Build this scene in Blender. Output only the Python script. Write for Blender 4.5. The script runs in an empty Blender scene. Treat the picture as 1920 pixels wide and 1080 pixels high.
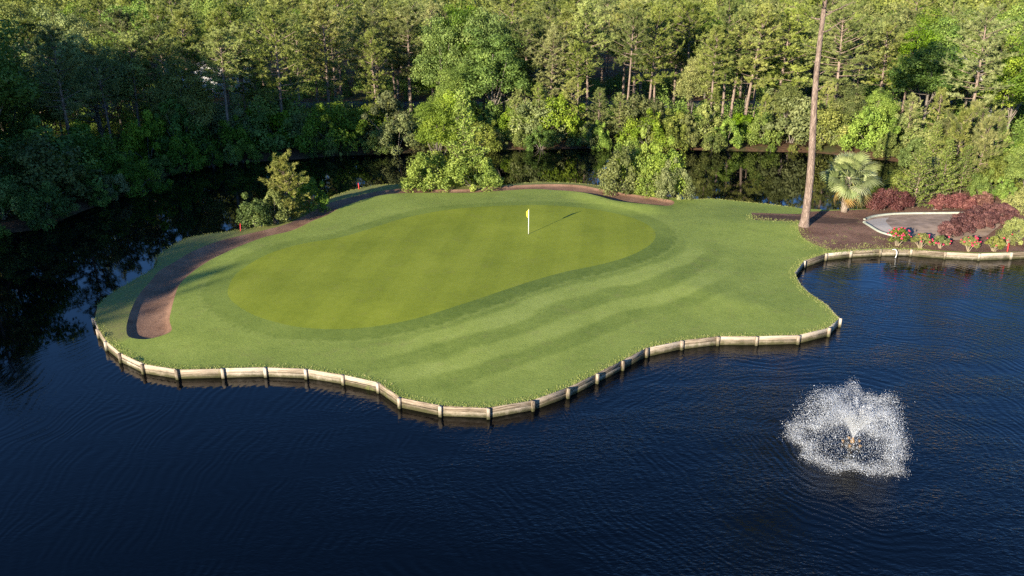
import bpy, math
import numpy as np
from mathutils import Vector, Matrix
from mathutils.geometry import delaunay_2d_cdt

# ---------------------------------------------------------------- camera, sky, sun, exposure
SC = bpy.context.scene
COL = SC.collection
FPX = 1493.3                      # focal length in photo pixels (28 mm on 36 mm)
PITCH = math.radians(20.5)
CAMZ = 19.9
SUN_AZ = math.radians(34.0)       # direction the light travels, clockwise from +Y
SUN_EL = math.radians(13.5)

cam_data = bpy.data.cameras.new('camera')
cam_data.sensor_width = 36.0
cam_data.lens = FPX / 1920 * 36.0
cam_data.clip_start = 0.5
cam_data.clip_end = 3000
cam = bpy.data.objects.new('camera', cam_data)
COL.objects.link(cam)
cam.location = (0, 0, CAMZ)
cam.rotation_euler = (math.radians(90) - PITCH, 0, 0)
SC.camera = cam

world = bpy.data.worlds.new('World')
SC.world = world
world.use_nodes = True
wn = world.node_tree.nodes
sky = wn.new('ShaderNodeTexSky')
sky.sky_type = 'NISHITA'
sky.sun_disc = False
sky.sun_elevation = SUN_EL
sky.sun_rotation = math.pi + SUN_AZ
sky.air_density = 0.75
sky.dust_density = 0.0
sky.ozone_density = 6.0
wn['Background'].inputs['Strength'].default_value = 0.105
world.node_tree.links.new(sky.outputs[0], wn['Background'].inputs['Color'])

sun_data = bpy.data.lights.new('sun', 'SUN')
sun_data.energy = 5.0
sun_data.angle = math.radians(0.6)
sun_data.color = (1.0, 0.90, 0.74)
sun = bpy.data.objects.new('sun', sun_data)
COL.objects.link(sun)
ldir = Vector((math.sin(SUN_AZ) * math.cos(SUN_EL), math.cos(SUN_AZ) * math.cos(SUN_EL), -math.sin(SUN_EL)))
sun.rotation_euler = ldir.to_track_quat('-Z', 'Y').to_euler()
sun.location = (-60, -90, 60)

SC.view_settings.view_transform = 'Standard'
SC.view_settings.look = 'None'
SC.view_settings.exposure = 1.25
SC.view_settings.gamma = 1.0
SC.view_settings.use_curve_mapping = False
SC.cycles.max_bounces = 6
SC.cycles.diffuse_bounces = 3
SC.cycles.glossy_bounces = 3
SC.cycles.transmission_bounces = 3
SC.cycles.transparent_max_bounces = 4
SC.cycles.caustics_reflective = False
SC.cycles.caustics_refractive = False
SC.cycles.use_denoising = False

# ---------------------------------------------------------------- pixel -> world
CP, SP = math.cos(PITCH), math.sin(PITCH)
def px(u, v, z=0.55):
    """Point where the ray through photo pixel (u, v) meets the level z."""
    dx = (u - 960) / FPX
    k = (540 - v) / FPX
    dy = CP + k * SP
    dz = -SP + k * CP
    t = (z - CAMZ) / dz
    return np.array([dx * t, dy * t, z])
def at(u, Y, z=0.6):
    """Ground point at distance Y whose picture column is u."""
    depth = Y * CP + (CAMZ - z) * SP
    return np.array([(u - 960) / FPX * depth, Y, z])
def height_to(Y, v):
    k = (540 - v) / FPX
    return CAMZ + Y * (k * CP - SP) / (CP + k * SP)

rng = np.random.default_rng(7)

# ---------------------------------------------------------------- object helpers
def tag(o, label=None, cat=None, group=None, kind=None):
    if label: o['label'] = label
    if cat: o['category'] = cat
    if group: o['group'] = group
    if kind: o['kind'] = kind
    return o
def empty(name, loc, rz=0.0, scale=1.0):
    o = bpy.data.objects.new(name, None)
    o.empty_display_size = 0.3
    COL.objects.link(o)
    o.location = loc
    o.rotation_euler = (0, 0, rz)
    o.scale = (scale,) * 3 if np.isscalar(scale) else scale
    return o
def link(name, me, parent=None):
    o = bpy.data.objects.new(name, me)
    COL.objects.link(o)
    if parent: o.parent = parent
    return o
def mesh(name, verts, tris=None, quads=None, mat=None, smooth=False, attrs=None, mat_idx=None, mats=None):
    """attrs: {name: (domain, values)}"""
    verts = np.asarray(verts, dtype=np.float32).reshape(-1, 3)
    t = np.zeros((0, 3), int) if tris is None else np.asarray(tris, dtype=np.int64).reshape(-1, 3)
    q = np.zeros((0, 4), int) if quads is None else np.asarray(quads, dtype=np.int64).reshape(-1, 4)
    me = bpy.data.meshes.new(name)
    me.vertices.add(len(verts))
    me.vertices.foreach_set('co', verts.ravel())
    nl = t.size + q.size
    me.loops.add(nl)
    me.loops.foreach_set('vertex_index', np.concatenate([t.ravel(), q.ravel()]).astype(np.int32))
    me.polygons.add(len(t) + len(q))
    starts = np.concatenate([np.arange(len(t)) * 3, len(t) * 3 + np.arange(len(q)) * 4]).astype(np.int32)
    me.polygons.foreach_set('loop_start', starts)
    if smooth:
        me.polygons.foreach_set('use_smooth', np.ones(len(t) + len(q), dtype=bool))
    if mat_idx is not None:
        me.polygons.foreach_set('material_index', np.asarray(mat_idx, dtype=np.int32))
    for m in (mats or ([mat] if mat else [])):
        me.materials.append(m)
    for k, (dom, val) in (attrs or {}).items():
        a = me.attributes.new(k, 'FLOAT', dom)
        a.data.foreach_set('value', np.asarray(val, dtype=np.float32))
    me.update(calc_edges=True)
    me.validate()
    return me

class Geo:
    """Collects vertices and faces for one mesh."""
    def __init__(s):
        s.v = []; s.t = []; s.q = []; s.n = 0
    def add(s, v, t=None, q=None):
        v = np.asarray(v, float).reshape(-1, 3)
        s.v.append(v)
        if t is not None and len(t): s.t.append(np.asarray(t).reshape(-1, 3) + s.n)
        if q is not None and len(q): s.q.append(np.asarray(q).reshape(-1, 4) + s.n)
        s.n += len(v)
        return s
    def box(s, lo, hi):
        x0, y0, z0 = lo; x1, y1, z1 = hi
        v = [(x0,y0,z0),(x1,y0,z0),(x1,y1,z0),(x0,y1,z0),(x0,y0,z1),(x1,y0,z1),(x1,y1,z1),(x0,y1,z1)]
        return s.add(v, q=[(0,3,2,1),(4,5,6,7),(0,1,5,4),(1,2,6,5),(2,3,7,6),(3,0,4,7)])
    def tube(s, path, rad, n=6, cap=True):
        P = np.asarray(path, float); R = np.broadcast_to(np.asarray(rad, float), (len(P),))
        T = np.gradient(P, axis=0)
        T /= np.linalg.norm(T, axis=1, keepdims=True) + 1e-9
        ref = np.array([0.31, 0.17, 0.93]) if abs(T[0, 2]) < 0.8 else np.array([0.95, 0.3, 0.1])
        A = np.cross(T, ref); A /= np.linalg.norm(A, axis=1, keepdims=True) + 1e-9
        B = np.cross(T, A)
        a = np.linspace(0, 2 * np.pi, n, endpoint=False)
        V = P[:, None] + R[:, None, None] * (A[:, None] * np.cos(a)[None, :, None] + B[:, None] * np.sin(a)[None, :, None])
        q = []
        for i in range(len(P) - 1):
            for j in range(n):
                k = (j + 1) % n
                q.append((i * n + j, i * n + k, (i + 1) * n + k, (i + 1) * n + j))
        t = []
        if cap:
            m = (len(P) - 1) * n
            for j in range(1, n - 1):
                t.append((0, j + 1, j)); t.append((m, m + j, m + j + 1))
        return s.add(V, t, q)
    def lathe(s, prof, n=16):
        a = np.linspace(0, 2 * np.pi, n, endpoint=False)
        pr = np.asarray(prof, float)
        V = np.stack([pr[:, 0][:, None] * np.cos(a), pr[:, 0][:, None] * np.sin(a), np.repeat(pr[:, 1][:, None], n, 1)], -1)
        q = [(i*n+j, i*n+(j+1)%n, (i+1)*n+(j+1)%n, (i+1)*n+j) for i in range(len(pr)-1) for j in range(n)]
        return s.add(V, q=q)
    def mesh(s, name, mat, smooth=False, attrs=None):
        return mesh(name, np.concatenate(s.v), np.concatenate(s.t) if s.t else None, np.concatenate(s.q) if s.q else None, mat, smooth, attrs)

# ---------------------------------------------------------------- materials
def new_mat(name):
    m = bpy.data.materials.new(name)
    m.use_nodes = True
    nt = m.node_tree
    nt.nodes.clear()
    out = nt.nodes.new('ShaderNodeOutputMaterial')
    return m, nt, out
class NB:
    """Small node builder."""
    def __init__(s, nt): s.nt = nt
    def n(s, typ, inp=None, **kw):
        nd = s.nt.nodes.new(typ)
        for k, v in kw.items(): setattr(nd, k, v)
        for k, v in (inp or {}).items():
            if isinstance(v, bpy.types.NodeSocket): s.nt.links.new(v, nd.inputs[k])
            else: nd.inputs[k].default_value = v
        return nd
    def math(s, op, a, b=0.0, c=0.0, clamp=False):
        return s.n('ShaderNodeMath', {0: a, 1: b, 2: c}, operation=op, use_clamp=clamp).outputs[0]
    def noise(s, vec, scale, detail=3.0, rough=0.55, dist=0.0):
        return s.n('ShaderNodeTexNoise', {'Vector': vec, 'Scale': scale, 'Detail': detail, 'Roughness': rough, 'Distortion': dist}).outputs[0]
    def mapr(s, val, a, b, c=0.0, d=1.0, smooth=False):
        return s.n('ShaderNodeMapRange', {0: val, 1: a, 2: b, 3: c, 4: d}, interpolation_type='SMOOTHSTEP' if smooth else 'LINEAR').outputs[0]
    def mix(s, f, a, b, blend='MIX'):
        nd = s.nt.nodes.new('ShaderNodeMix')
        nd.data_type = 'RGBA'; nd.blend_type = blend
        for i, v in ((0, f), (6, a), (7, b)):
            if isinstance(v, bpy.types.NodeSocket): s.nt.links.new(v, nd.inputs[i])
            else: nd.inputs[i].default_value = (*v, 1) if not np.isscalar(v) and len(v) == 3 else v
        return nd.outputs[2]
    def pos(s): return s.n('ShaderNodeNewGeometry').outputs['Position']
    def objc(s): return s.n('ShaderNodeTexCoord').outputs['Object']
    def attr(s, name): return s.n('ShaderNodeAttribute', attribute_name=name).outputs['Fac']
    def orand(s): return s.n('ShaderNodeObjectInfo').outputs['Random']
    def mapping(s, vec, scale=(1,1,1), rot=(0,0,0), loc=(0,0,0)):
        return s.n('ShaderNodeMapping', {'Vector': vec, 'Scale': scale, 'Rotation': rot, 'Location': loc}).outputs[0]
    def bump(s, h, strength=0.5, dist=0.02):
        return s.n('ShaderNodeBump', {'Height': h, 'Strength': strength, 'Distance': dist}).outputs[0]
    def bsdf(s, out, color, rough=0.8, spec=0.3, normal=None, **kw):
        b = s.n('ShaderNodeBsdfPrincipled', {'Base Color': color if isinstance(color, bpy.types.NodeSocket) else (*color, 1), 'Roughness': rough, 'Specular IOR Level': spec, **kw})
        if normal is not None: s.nt.links.new(normal, b.inputs['Normal'])
        s.nt.links.new(b.outputs[0], out.inputs['Surface'])
        return b

def leaf_mat(name, dark, mid, light, transl=0.28, spec=0.25, rough=0.55, objvar=0.35, gain=1.0, fixed=None):
    m, nt, out = new_mat(name); b = NB(nt)
    t = b.attr('tint'); r = b.orand() if fixed is None else b.n('ShaderNodeValue').outputs[0]
    if fixed is not None: r.default_value = fixed
    f = b.math('ADD', b.math('MULTIPLY', t, 1.0 - objvar), b.math('MULTIPLY', r, objvar))
    ramp = nt.nodes.new('ShaderNodeValToRGB')
    e = ramp.color_ramp.elements
    dark, mid, light = [tuple(c * gain for c in k) for k in (dark, mid, light)]
    e[0].position = 0.12; e[0].color = (*dark, 1)
    e[1].position = 0.92; e[1].color = (*light, 1)
    x = e.new(0.5); x.color = (*mid, 1)
    nt.links.new(f, ramp.inputs[0])
    hs = b.n('ShaderNodeHueSaturation', {'Hue': b.mapr(b.math('FRACT', b.math('MULTIPLY', r, 7.31)), 0, 1, 0.476, 0.499), 'Saturation': b.mapr(b.math('FRACT', b.math('MULTIPLY', r, 3.7)), 0, 1, 0.85, 1.08), 'Value': b.mapr(b.math('FRACT', b.math('MULTIPLY', r, 13.7)), 0, 1, 0.86, 1.22), 'Color': ramp.outputs[0]}).outputs[0]
    p = b.n('ShaderNodeBsdfPrincipled', {'Base Color': hs, 'Roughness': rough, 'Specular IOR Level': spec})
    tr = b.n('ShaderNodeBsdfTranslucent', {'Color': b.mix(0.5, hs, b.mix(1.0, hs, (1.15, 1.1, 0.45), 'MULTIPLY'))})
    mx = b.n('ShaderNodeMixShader', {0: transl, 1: p.outputs[0], 2: tr.outputs[0]})
    nt.links.new(mx.outputs[0], out.inputs['Surface'])
    return m
def bark_mat(name, c1, c2, sc=6.0):
    m, nt, out = new_mat(name); b = NB(nt)
    v = b.mapping(b.objc(), (1, 1, 0.25))
    n = b.noise(v, sc, 4, 0.65)
    v2 = b.n('ShaderNodeTexVoronoi', {'Vector': v, 'Scale': sc * 1.6}, feature='DISTANCE_TO_EDGE').outputs[0]
    col = b.mix(b.mapr(n, 0.3, 0.7), c1, c2)
    col = b.mix(b.mapr(v2, 0.0, 0.12, 0.55, 0.0), col, tuple(k * 0.45 for k in c1))
    b.bsdf(out, col, 0.9, 0.15, b.bump(b.math('ADD', n, b.mapr(v2, 0, 0.15)), 0.8, 0.03))
    return m
def plain_mat(name, c, rough=0.6, spec=0.4, var=0.15, sc=5.0):
    m, nt, out = new_mat(name); b = NB(nt)
    n = b.noise(b.objc(), sc, 4)
    col = b.mix(b.mapr(n, 0.3, 0.7), tuple(k * (1 - var) for k in c), tuple(min(1, k * (1 + var)) for k in c))
    b.bsdf(out, col, rough, spec, b.bump(n, 0.15, 0.01))
    return m

M = {}
M['pine']      = leaf_mat('pine_needles', (0.050, 0.078, 0.015), (0.130, 0.165, 0.035), (0.31, 0.34, 0.095), 0.18, gain=1.36)
M['youngpine'] = leaf_mat('young_pine_needles', (0.07, 0.10, 0.02), (0.17, 0.20, 0.045), (0.42, 0.42, 0.12), 0.2)
M['broad']     = leaf_mat('broad_leaves', (0.042, 0.088, 0.013), (0.108, 0.185, 0.026), (0.23, 0.32, 0.05), 0.3, gain=1.25)
M['olive']     = leaf_mat('olive_leaves', (0.060, 0.085, 0.018), (0.135, 0.165, 0.034), (0.28, 0.30, 0.075), 0.25, gain=1.32)
M['fresh']     = leaf_mat('fresh_leaves', (0.070, 0.135, 0.014), (0.165, 0.265, 0.027), (0.33, 0.44, 0.055), 0.32, gain=1.15)
M['pale']      = leaf_mat('pale_leaves', (0.080, 0.11, 0.030), (0.165, 0.205, 0.058), (0.31, 0.35, 0.115), 0.25, gain=1.10)
M['cedar']     = leaf_mat('cedar_sprays', (0.06, 0.09, 0.022), (0.135, 0.175, 0.042), (0.26, 0.29, 0.08), 0.2, gain=1.25)
M['islandfresh'] = leaf_mat('island_shrub_leaves', (0.080, 0.145, 0.013), (0.185, 0.275, 0.026), (0.35, 0.44, 0.055), 0.3, gain=1.1, fixed=0.62)
M['lime'] = leaf_mat('lime_sprays', (0.12, 0.20, 0.02), (0.26, 0.37, 0.045), (0.44, 0.55, 0.09), 0.3)
M['burgundy']  = leaf_mat('burgundy_leaves', (0.080, 0.034, 0.026), (0.19, 0.085, 0.060), (0.35, 0.20, 0.13), 0.2)
M['rose']      = leaf_mat('rose_leaves', (0.06, 0.085, 0.018), (0.14, 0.17, 0.035), (0.28, 0.27, 0.07), 0.25)
M['bark']      = bark_mat('pine_bark', (0.16, 0.112, 0.082), (0.43, 0.325, 0.25))
M['bigbark']   = bark_mat('tall_pine_bark', (0.125, 0.085, 0.064), (0.37, 0.275, 0.215), 5.0)
M['greybark']  = bark_mat('grey_bark', (0.14, 0.115, 0.09), (0.34, 0.29, 0.23))
M['deadwood']  = bark_mat('bleached_wood', (0.40, 0.36, 0.30), (0.66, 0.61, 0.54))

# ---------------------------------------------------------------- outlines traced from the photograph
def resample(P, step, closed=False):
    P = np.asarray(P, float)
    if closed: P = np.vstack([P, P[:1]])
    d = np.r_[0, np.cumsum(np.linalg.norm(np.diff(P, axis=0), axis=1))]
    n = max(2, int(round(d[-1] / step)))
    s = np.linspace(0, d[-1], n + 1)
    Q = np.stack([np.interp(s, d, P[:, i]) for i in range(P.shape[1])], 1)
    return Q[:-1] if closed else Q
def spline(P, closed=False, k=8):
    P = np.asarray(P, float); n = len(P); out = []
    for i in range(n if closed else n - 1):
        if closed: a, b, c, d = P[(i-1) % n], P[i], P[(i+1) % n], P[(i+2) % n]
        else: a, b, c, d = P[max(i-1, 0)], P[i], P[i+1], P[min(i+2, n-1)]
        for t in np.linspace(0, 1, k, endpoint=False):
            out.append(0.5 * ((2*b) + (-a+c)*t + (2*a-5*b+4*c-d)*t*t + (-a+3*b-3*c+d)*t**3))
    if not closed: out.append(P[-1])
    return np.array(out)
def W(pts, z=0.55): return np.array([px(u, v, z)[:2] for u, v in pts])
def seg_dist(pts, poly, closed=False):
    P = np.asarray(pts, float); A = np.asarray(poly, float)
    B = np.roll(A, -1, axis=0) if closed else A[1:]
    if not closed: A = A[:-1]
    best = np.full(len(P), 1e9)
    for a, b in zip(A, B):
        ab = b - a
        t = np.clip(((P - a) @ ab) / (ab @ ab + 1e-12), 0, 1)
        best = np.minimum(best, np.linalg.norm(P - (a + t[:, None] * ab), axis=1))
    return best
def inside(pts, poly):
    P = np.asarray(pts, float); A = np.asarray(poly, float); B = np.roll(A, -1, axis=0)
    c = np.zeros(len(P), bool)
    for (x0, y0), (x1, y1) in zip(A, B):
        if y0 == y1: continue
        k = ((y0 > P[:, 1]) != (y1 > P[:, 1])) & (P[:, 0] < (x1 - x0) * (P[:, 1] - y0) / (y1 - y0) + x0)
        c ^= k
    return c
def sst(x, a, b):
    t = np.clip((np.asarray(x, float) - a) / (b - a), 0, 1)
    return t * t * (3 - 2 * t)

post_px = [(178,596),(187,617),(202,640),(228,662),(270,682),(333,692),(418,690),(498,688),(575,691),(645,702),(712,717),(752,745),(827,760),(915,764),(997,750),(1062,727),(1117,700),(1165,676),(1210,652),(1277,638),(1345,630),(1418,630),(1495,628),(1552,614),(1572,597)]
post_hidden_px = [(1547,570),(1520,553),(1500,534),(1488,512)]
post_px2 = [(1506,489),(1547,475),(1594,470),(1650,467),(1708,467),(1772,472),(1835,475),(1895,473)]
posts_w = np.vstack([W(post_px), W(post_hidden_px), W(post_px2), [[45.3, 60.8], [48.0, 60.6], [51, 60.4], [54, 60.2]]])
back_px = [(1700,345),(1672,375),(1645,390),(1600,392),(1560,393),(1510,391),(1450,384),(1400,379),(1340,373),(1290,374),(1262,371),(1180,360),(1135,351),(1085,344),(1040,342),(985,343),(940,348),(890,350),(830,349),(780,347),(720,346),(680,352),(640,363),(600,381),(550,410),(500,423),(450,431),(383,440),(350,447),(320,463),(297,480),(290,502),(250,526),(210,550),(183,573)]
coast = np.vstack([resample(posts_w, 0.55)[:-1], [[54, 60.2], [95, 58], [95, 108], [62, 106]], resample(spline(W(back_px)), 0.6)])
n_wall = len(resample(posts_w, 0.55))
green = resample(spline(W([(427,550),(430,530),(440,512),(460,495),(490,478),(530,463),(570,453),(620,446),(650,440),(690,428),(740,412),(780,402),(830,393),(880,388),(940,385),(1000,384),(1060,386),(1110,391),(1160,400),(1195,410),(1220,424),(1229,437),(1225,452),(1205,468),(1170,483),(1120,496),(1060,508),(1000,525),(940,545),(880,565),(800,588),(740,600),(680,607),(620,609),(560,606),(510,597),(470,585),(440,567)], 0.95), True), 0.45, True)
bk_out = W([(242,632),(237,617),(240,600),(248,577),(263,550),(283,527),(300,507),(327,492),(360,473),(400,457),(433,447),(483,435),(533,422),(567,407),(597,390),(620,380),(640,375),(680,365),(720,358),(770,354),(830,356),(880,355),(920,351),(980,347),(1040,345.5),(1090,348),(1130,356),(1180,364),(1230,371),(1262,377)], 0.6)
bk_in_px = [(1258,383),(1225,385),(1180,381),(1150,377),(1120,368),(1090,359),(1050,354),(1000,353),(930,357),(880,361),(800,362),(740,364),(700,369),(660,381),(640,388),(613,403),(587,413),(547,432),(493,445),(433,470),(393,488),(360,510),(337,533),(328,557),(322,580),(318,600),(322,618),(313,625),(287,632),(267,634)]
bk_in = np.array([px(u, v, 0.70 + 0.34 * float(np.clip((u - 1000) / 90, 0, 1)) * float(np.clip((1275 - u) / 60, 0.3, 1)))[:2] for u, v in bk_in_px])
bunker = resample(spline(np.vstack([bk_out, bk_in]), True), 0.3, True)
bk_in_s = spline(bk_in)
bk_out_s = spline(bk_out)
mulch = np.vstack([W([(1408,402),(1455,402.5),(1500,402),(1512,397),(1560,395),(1600,393.5),(1645,391)]), [[48.5, 86], [56, 99], [93, 104], [93, 58.9], [54, 60.8]], W([(1895,472),(1835,473.5),(1772,470.5),(1708,465.5),(1650,465.5),(1594,468.5),(1560,471),(1548,466),(1525,458),(1503,446),(1496,434),(1498,420),(1412,416)])])
mulch = resample(mulch, 0.5, True)

strip = resample(W([(1409,403),(1455,403.5),(1500,404),(1560,405),(1612,409),(1606,416),(1560,420),(1500,417),(1413,415.5)], 0.7), 0.5, True)
far_k = [(1622,407),(1637,401),(1655,398),(1680,396),(1717,396),(1767,398),(1817,400),(1843,403)]
near_k = [(1621,413),(1628,419),(1640,426),(1653,432),(1673,437),(1690,441)]
slab = resample(W(far_k + [(1875,406),(1880,420),(1850,440),(1800,447),(1740,446)] + near_k[::-1], 0.75), 0.5, True)
apron = resample(W([(1624,412.5),(1640,407),(1668,404),(1662,409),(1661,413),(1668,422),(1678,431),(1674,435.5),(1654,430),(1641,424),(1629,417.5)], 0.75), 0.4, True)
def offset_poly(P, d):
    T = np.roll(P, -1, 0) - np.roll(P, 1, 0)
    T /= np.linalg.norm(T, axis=1, keepdims=True)
    N = np.stack([T[:, 1], -T[:, 0]], 1)
    area = 0.5 * np.sum(P[:, 0] * np.roll(P[:, 1], -1) - np.roll(P[:, 0], -1) * P[:, 1])
    if area < 0: N = -N
    return P + N * d
COLLAR = 1.9
collar = resample(offset_poly(green, COLLAR), 0.5, True)

def land_z(P):
    P = np.asarray(P, float)
    dc = np.minimum(seg_dist(P, coast, True), 30)
    z = 0.55 + 0.36 * sst(dc, 0.5, 11.0)
    z += 0.05 * np.sin(P[:, 0] * 0.31 + 1.0) * np.cos(P[:, 1] * 0.27) * sst(dc, 0, 4)
    db = seg_dist(P, bunker, True)
    ib = inside(P, bunker) & (db > 0.004)
    di = seg_dist(P, bk_in_s)
    do = seg_dist(P, bk_out_s)
    deep = sst(P[:, 0], 4.0, 9.0) * sst(P[:, 0], 15.8, 12.5)
    wi = sst(do - di, -0.6, 0.9)                       # 1 on the green's side of the sand
    crest = 0.06 + 0.34 * deep * wi
    z += np.where(ib, 0, crest * np.exp(-(db / (0.9 + 1.1 * wi)) ** 2))
    z += np.where(ib, crest * np.exp(-(db / 0.28) ** 2), 0)
    z -= np.where(ib, (0.10 + 0.10 * deep * wi) * sst(db, 0, 0.30) + 0.06 * sst(db, 0.2, 1.4), 0)
    return z

def cdt_regions():
    lo, hi = coast.min(0), coast.max(0)
    gx, gy = np.meshgrid(np.arange(lo[0], 46, 0.55), np.arange(lo[1], hi[1], 0.55))
    G = np.stack([gx.ravel(), gy.ravel()], 1)
    G += rng.uniform(-0.12, 0.12, G.shape)
    gx, gy = np.meshgrid(np.arange(46, hi[0], 2.5), np.arange(lo[1], hi[1], 2.5))
    G = np.vstack([G, np.stack([gx.ravel(), gy.ravel()], 1)])
    G = G[inside(G, coast)]
    keep = np.ones(len(G), bool)
    for poly in (coast, green, collar, bunker, mulch, strip, slab, apron):
        keep &= seg_dist(G, poly, True) > 0.25
    G = G[keep]
    extra = []
    for d in (-0.15, -0.55):
        o = offset_poly(bunker, d); k = inside(o, bunker) & (seg_dist(o, bunker, True) > abs(d) * 0.8); extra.append(o[k])
    for d in (0.7,):
        o = offset_poly(bunker, d); k = ~inside(o, bunker) & inside(o, coast) & (seg_dist(o, bunker, True) > d * 0.8) & (seg_dist(o, coast, True) > 0.2); extra.append(o[k])
    pts = [G] + extra; n = sum(len(x) for x in pts); edges = []
    for poly in (coast, green, collar, bunker, mulch, strip, slab, apron):
        m = len(poly); pts.append(poly)
        edges += [(n + i, n + (i + 1) % m) for i in range(m)]
        n += m
    o = offset_poly(bunker, -0.3); o = o[inside(o, bunker) & (seg_dist(o, bunker, True) > 0.26)]; m = len(o); pts.append(o)
    edges += [(n + i, n + i + 1) for i in range(m - 1) if np.linalg.norm(o[i + 1] - o[i]) < 0.8]
    n += m; o = offset_poly(bunker, 0.3); o = o[~inside(o, bunker) & (seg_dist(o, bunker, True) > 0.26) & inside(o, coast)]; m = len(o); pts.append(o)
    edges += [(n + i, n + i + 1) for i in range(m - 1) if np.linalg.norm(o[i + 1] - o[i]) < 0.8]
    P = np.vstack(pts)
    r = delaunay_2d_cdt([Vector(p) for p in P], edges, [], 0, 1e-4)
    V = np.array([tuple(v) for v in r[0]]); F = np.array([f for f in r[2] if len(f) == 3])
    C = V[F].mean(1)
    F = F[inside(C, coast)]
    return V, F
LV, LF = cdt_regions()
LZ = land_z(LV)
LC = LV[LF].mean(1)
reg = np.zeros(len(LF), int)                       # 0 lawn
reg[inside(LC, collar)] = 1
reg[inside(LC, green)] = 2
reg[inside(LC, mulch)] = 4
reg[inside(LC, strip)] = 5
reg[inside(LC, slab)] = 6
reg[inside(LC, apron)] = 7
reg[inside(LC, bunker)] = 3
LDG = seg_dist(LV, green, True)
_do, _di = seg_dist(LV, bk_out_s), seg_dist(LV, bk_in_s)
LDRY = sst(_di - _do, 0.2, 1.2) * sst(_do, 8.0, 5.0) * sst(LV[:, 0], 14, 8)

def grass_mat(name, dark, mid, light, stripes=False, dry=0.35, fine=1.0, lines=False, band=False):
    m, nt, out = new_mat(name); b = NB(nt); p = b.pos()
    n1 = b.noise(p, 0.35, 3, 0.55); n2 = b.noise(p, 2.2, 4, 0.65); n3 = b.noise(p, 7.0 * fine, 4, 0.75)
    n3b = b.noise(p, 38.0, 2, 0.8)
    f = b.math('ADD', b.math('MULTIPLY', n1, 0.28), b.math('ADD', b.math('MULTIPLY', n2, 0.24), b.math('ADD', b.math('MULTIPLY', n3, 0.30), b.math('MULTIPLY', n3b, 0.10))))
    if stripes:
        dg = b.math('ADD', b.attr('dgreen'), b.math('MULTIPLY', b.math('SUBTRACT', b.noise(p, 0.16, 3), 0.5), 2.6))
        w = b.math('SINE', b.math('MULTIPLY', b.math('SUBTRACT', dg, 2.6), 6.2832 / 3.3))
        sep = b.n('ShaderNodeSeparateXYZ', {0: p})
        x, y = sep.outputs[0], sep.outputs[1]
        mask = b.math('MULTIPLY', b.mapr(x, -13, -3, smooth=True), b.mapr(x, 18, 13, smooth=True))
        mask = b.math('MULTIPLY', mask, b.mapr(y, 66, 58, smooth=True))
        mask = b.math('MULTIPLY', mask, b.mapr(b.attr('dgreen'), 9.8, 8.6, smooth=True))
        f = b.math('ADD', f, b.math('MULTIPLY', b.math('MULTIPLY', b.mapr(w, -0.6, 0.6, -0.5, 0.5, True), mask), 0.17))
    if band:
        sep = b.n('ShaderNodeSeparateXYZ', {0: p})
        mk = b.math('MULTIPLY', b.mapr(sep.outputs[0], -14, -2, smooth=True), b.mapr(sep.outputs[1], 68, 58, smooth=True))
        f = b.math('SUBTRACT', f, b.math('MULTIPLY', mk, 0.11))
    if lines:
        f = b.math('ADD', f, b.math('MULTIPLY', b.math('SUBTRACT', b.noise(p, 0.12, 3, 0.6), 0.5), 0.35))
        sep = b.n('ShaderNodeSeparateXYZ', {0: b.mapping(p, rot=(0, 0, 0.12))})
        w = b.math('SINE', b.math('MULTIPLY', sep.outputs[0], 6.2832 / 3.6))
        f = b.math('ADD', f, b.math('MULTIPLY', b.mapr(w, -0.3, 0.3, -0.5, 0.5, True), 0.05))
    ramp = nt.nodes.new('ShaderNodeValToRGB'); e = ramp.color_ramp.elements
    e[0].position = 0.27; e[0].color = (*dark, 1); e[1].position = 0.73; e[1].color = (*light, 1)
    x_ = e.new(0.5); x_.color = (*mid, 1)
    nt.links.new(f, ramp.inputs[0])
    d = b.math('MULTIPLY', b.mapr(b.noise(p, 0.8, 5, 0.7), 0.55, 0.75), dry)
    col = b.mix(d, ramp.outputs[0], (0.24, 0.20, 0.075))
    if stripes: col = b.mix(b.math('MULTIPLY', b.attr('dryness'), b.mapr(n2, 0.3, 0.7, 0.35, 0.9)), col, (0.21, 0.18, 0.07))
    if band: col = b.mix(b.mapr(b.math('ADD', b.attr('dgreen'), b.math('MULTIPLY', b.math('SUBTRACT', n2, .5), 1.6)), 1.35, 2.0, 0, 1, True), col, b.mix(f, (0.190, 0.245, 0.040), (0.345, 0.40, 0.085)))
    h = b.math('ADD', b.math('MULTIPLY', n3, 1.0), b.math('MULTIPLY', n3b, 0.6))
    b.bsdf(out, col, 0.75, 0.2, b.bump(h, 0.4, 0.045 / fine))
    return m
M['lawn'] = grass_mat('lawn_grass', (0.150, 0.205, 0.030), (0.275, 0.335, 0.062), (0.400, 0.455, 0.110), stripes=True)
M['collar'] = grass_mat('collar_grass', (0.110, 0.160, 0.020), (0.215, 0.272, 0.045), (0.310, 0.360, 0.075), dry=0.15, fine=1.3, band=True)
M['green'] = grass_mat('green_grass', (0.165, 0.205, 0.012), (0.255, 0.295, 0.024), (0.345, 0.375, 0.044), dry=0.22, fine=2.0, lines=True)

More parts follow.
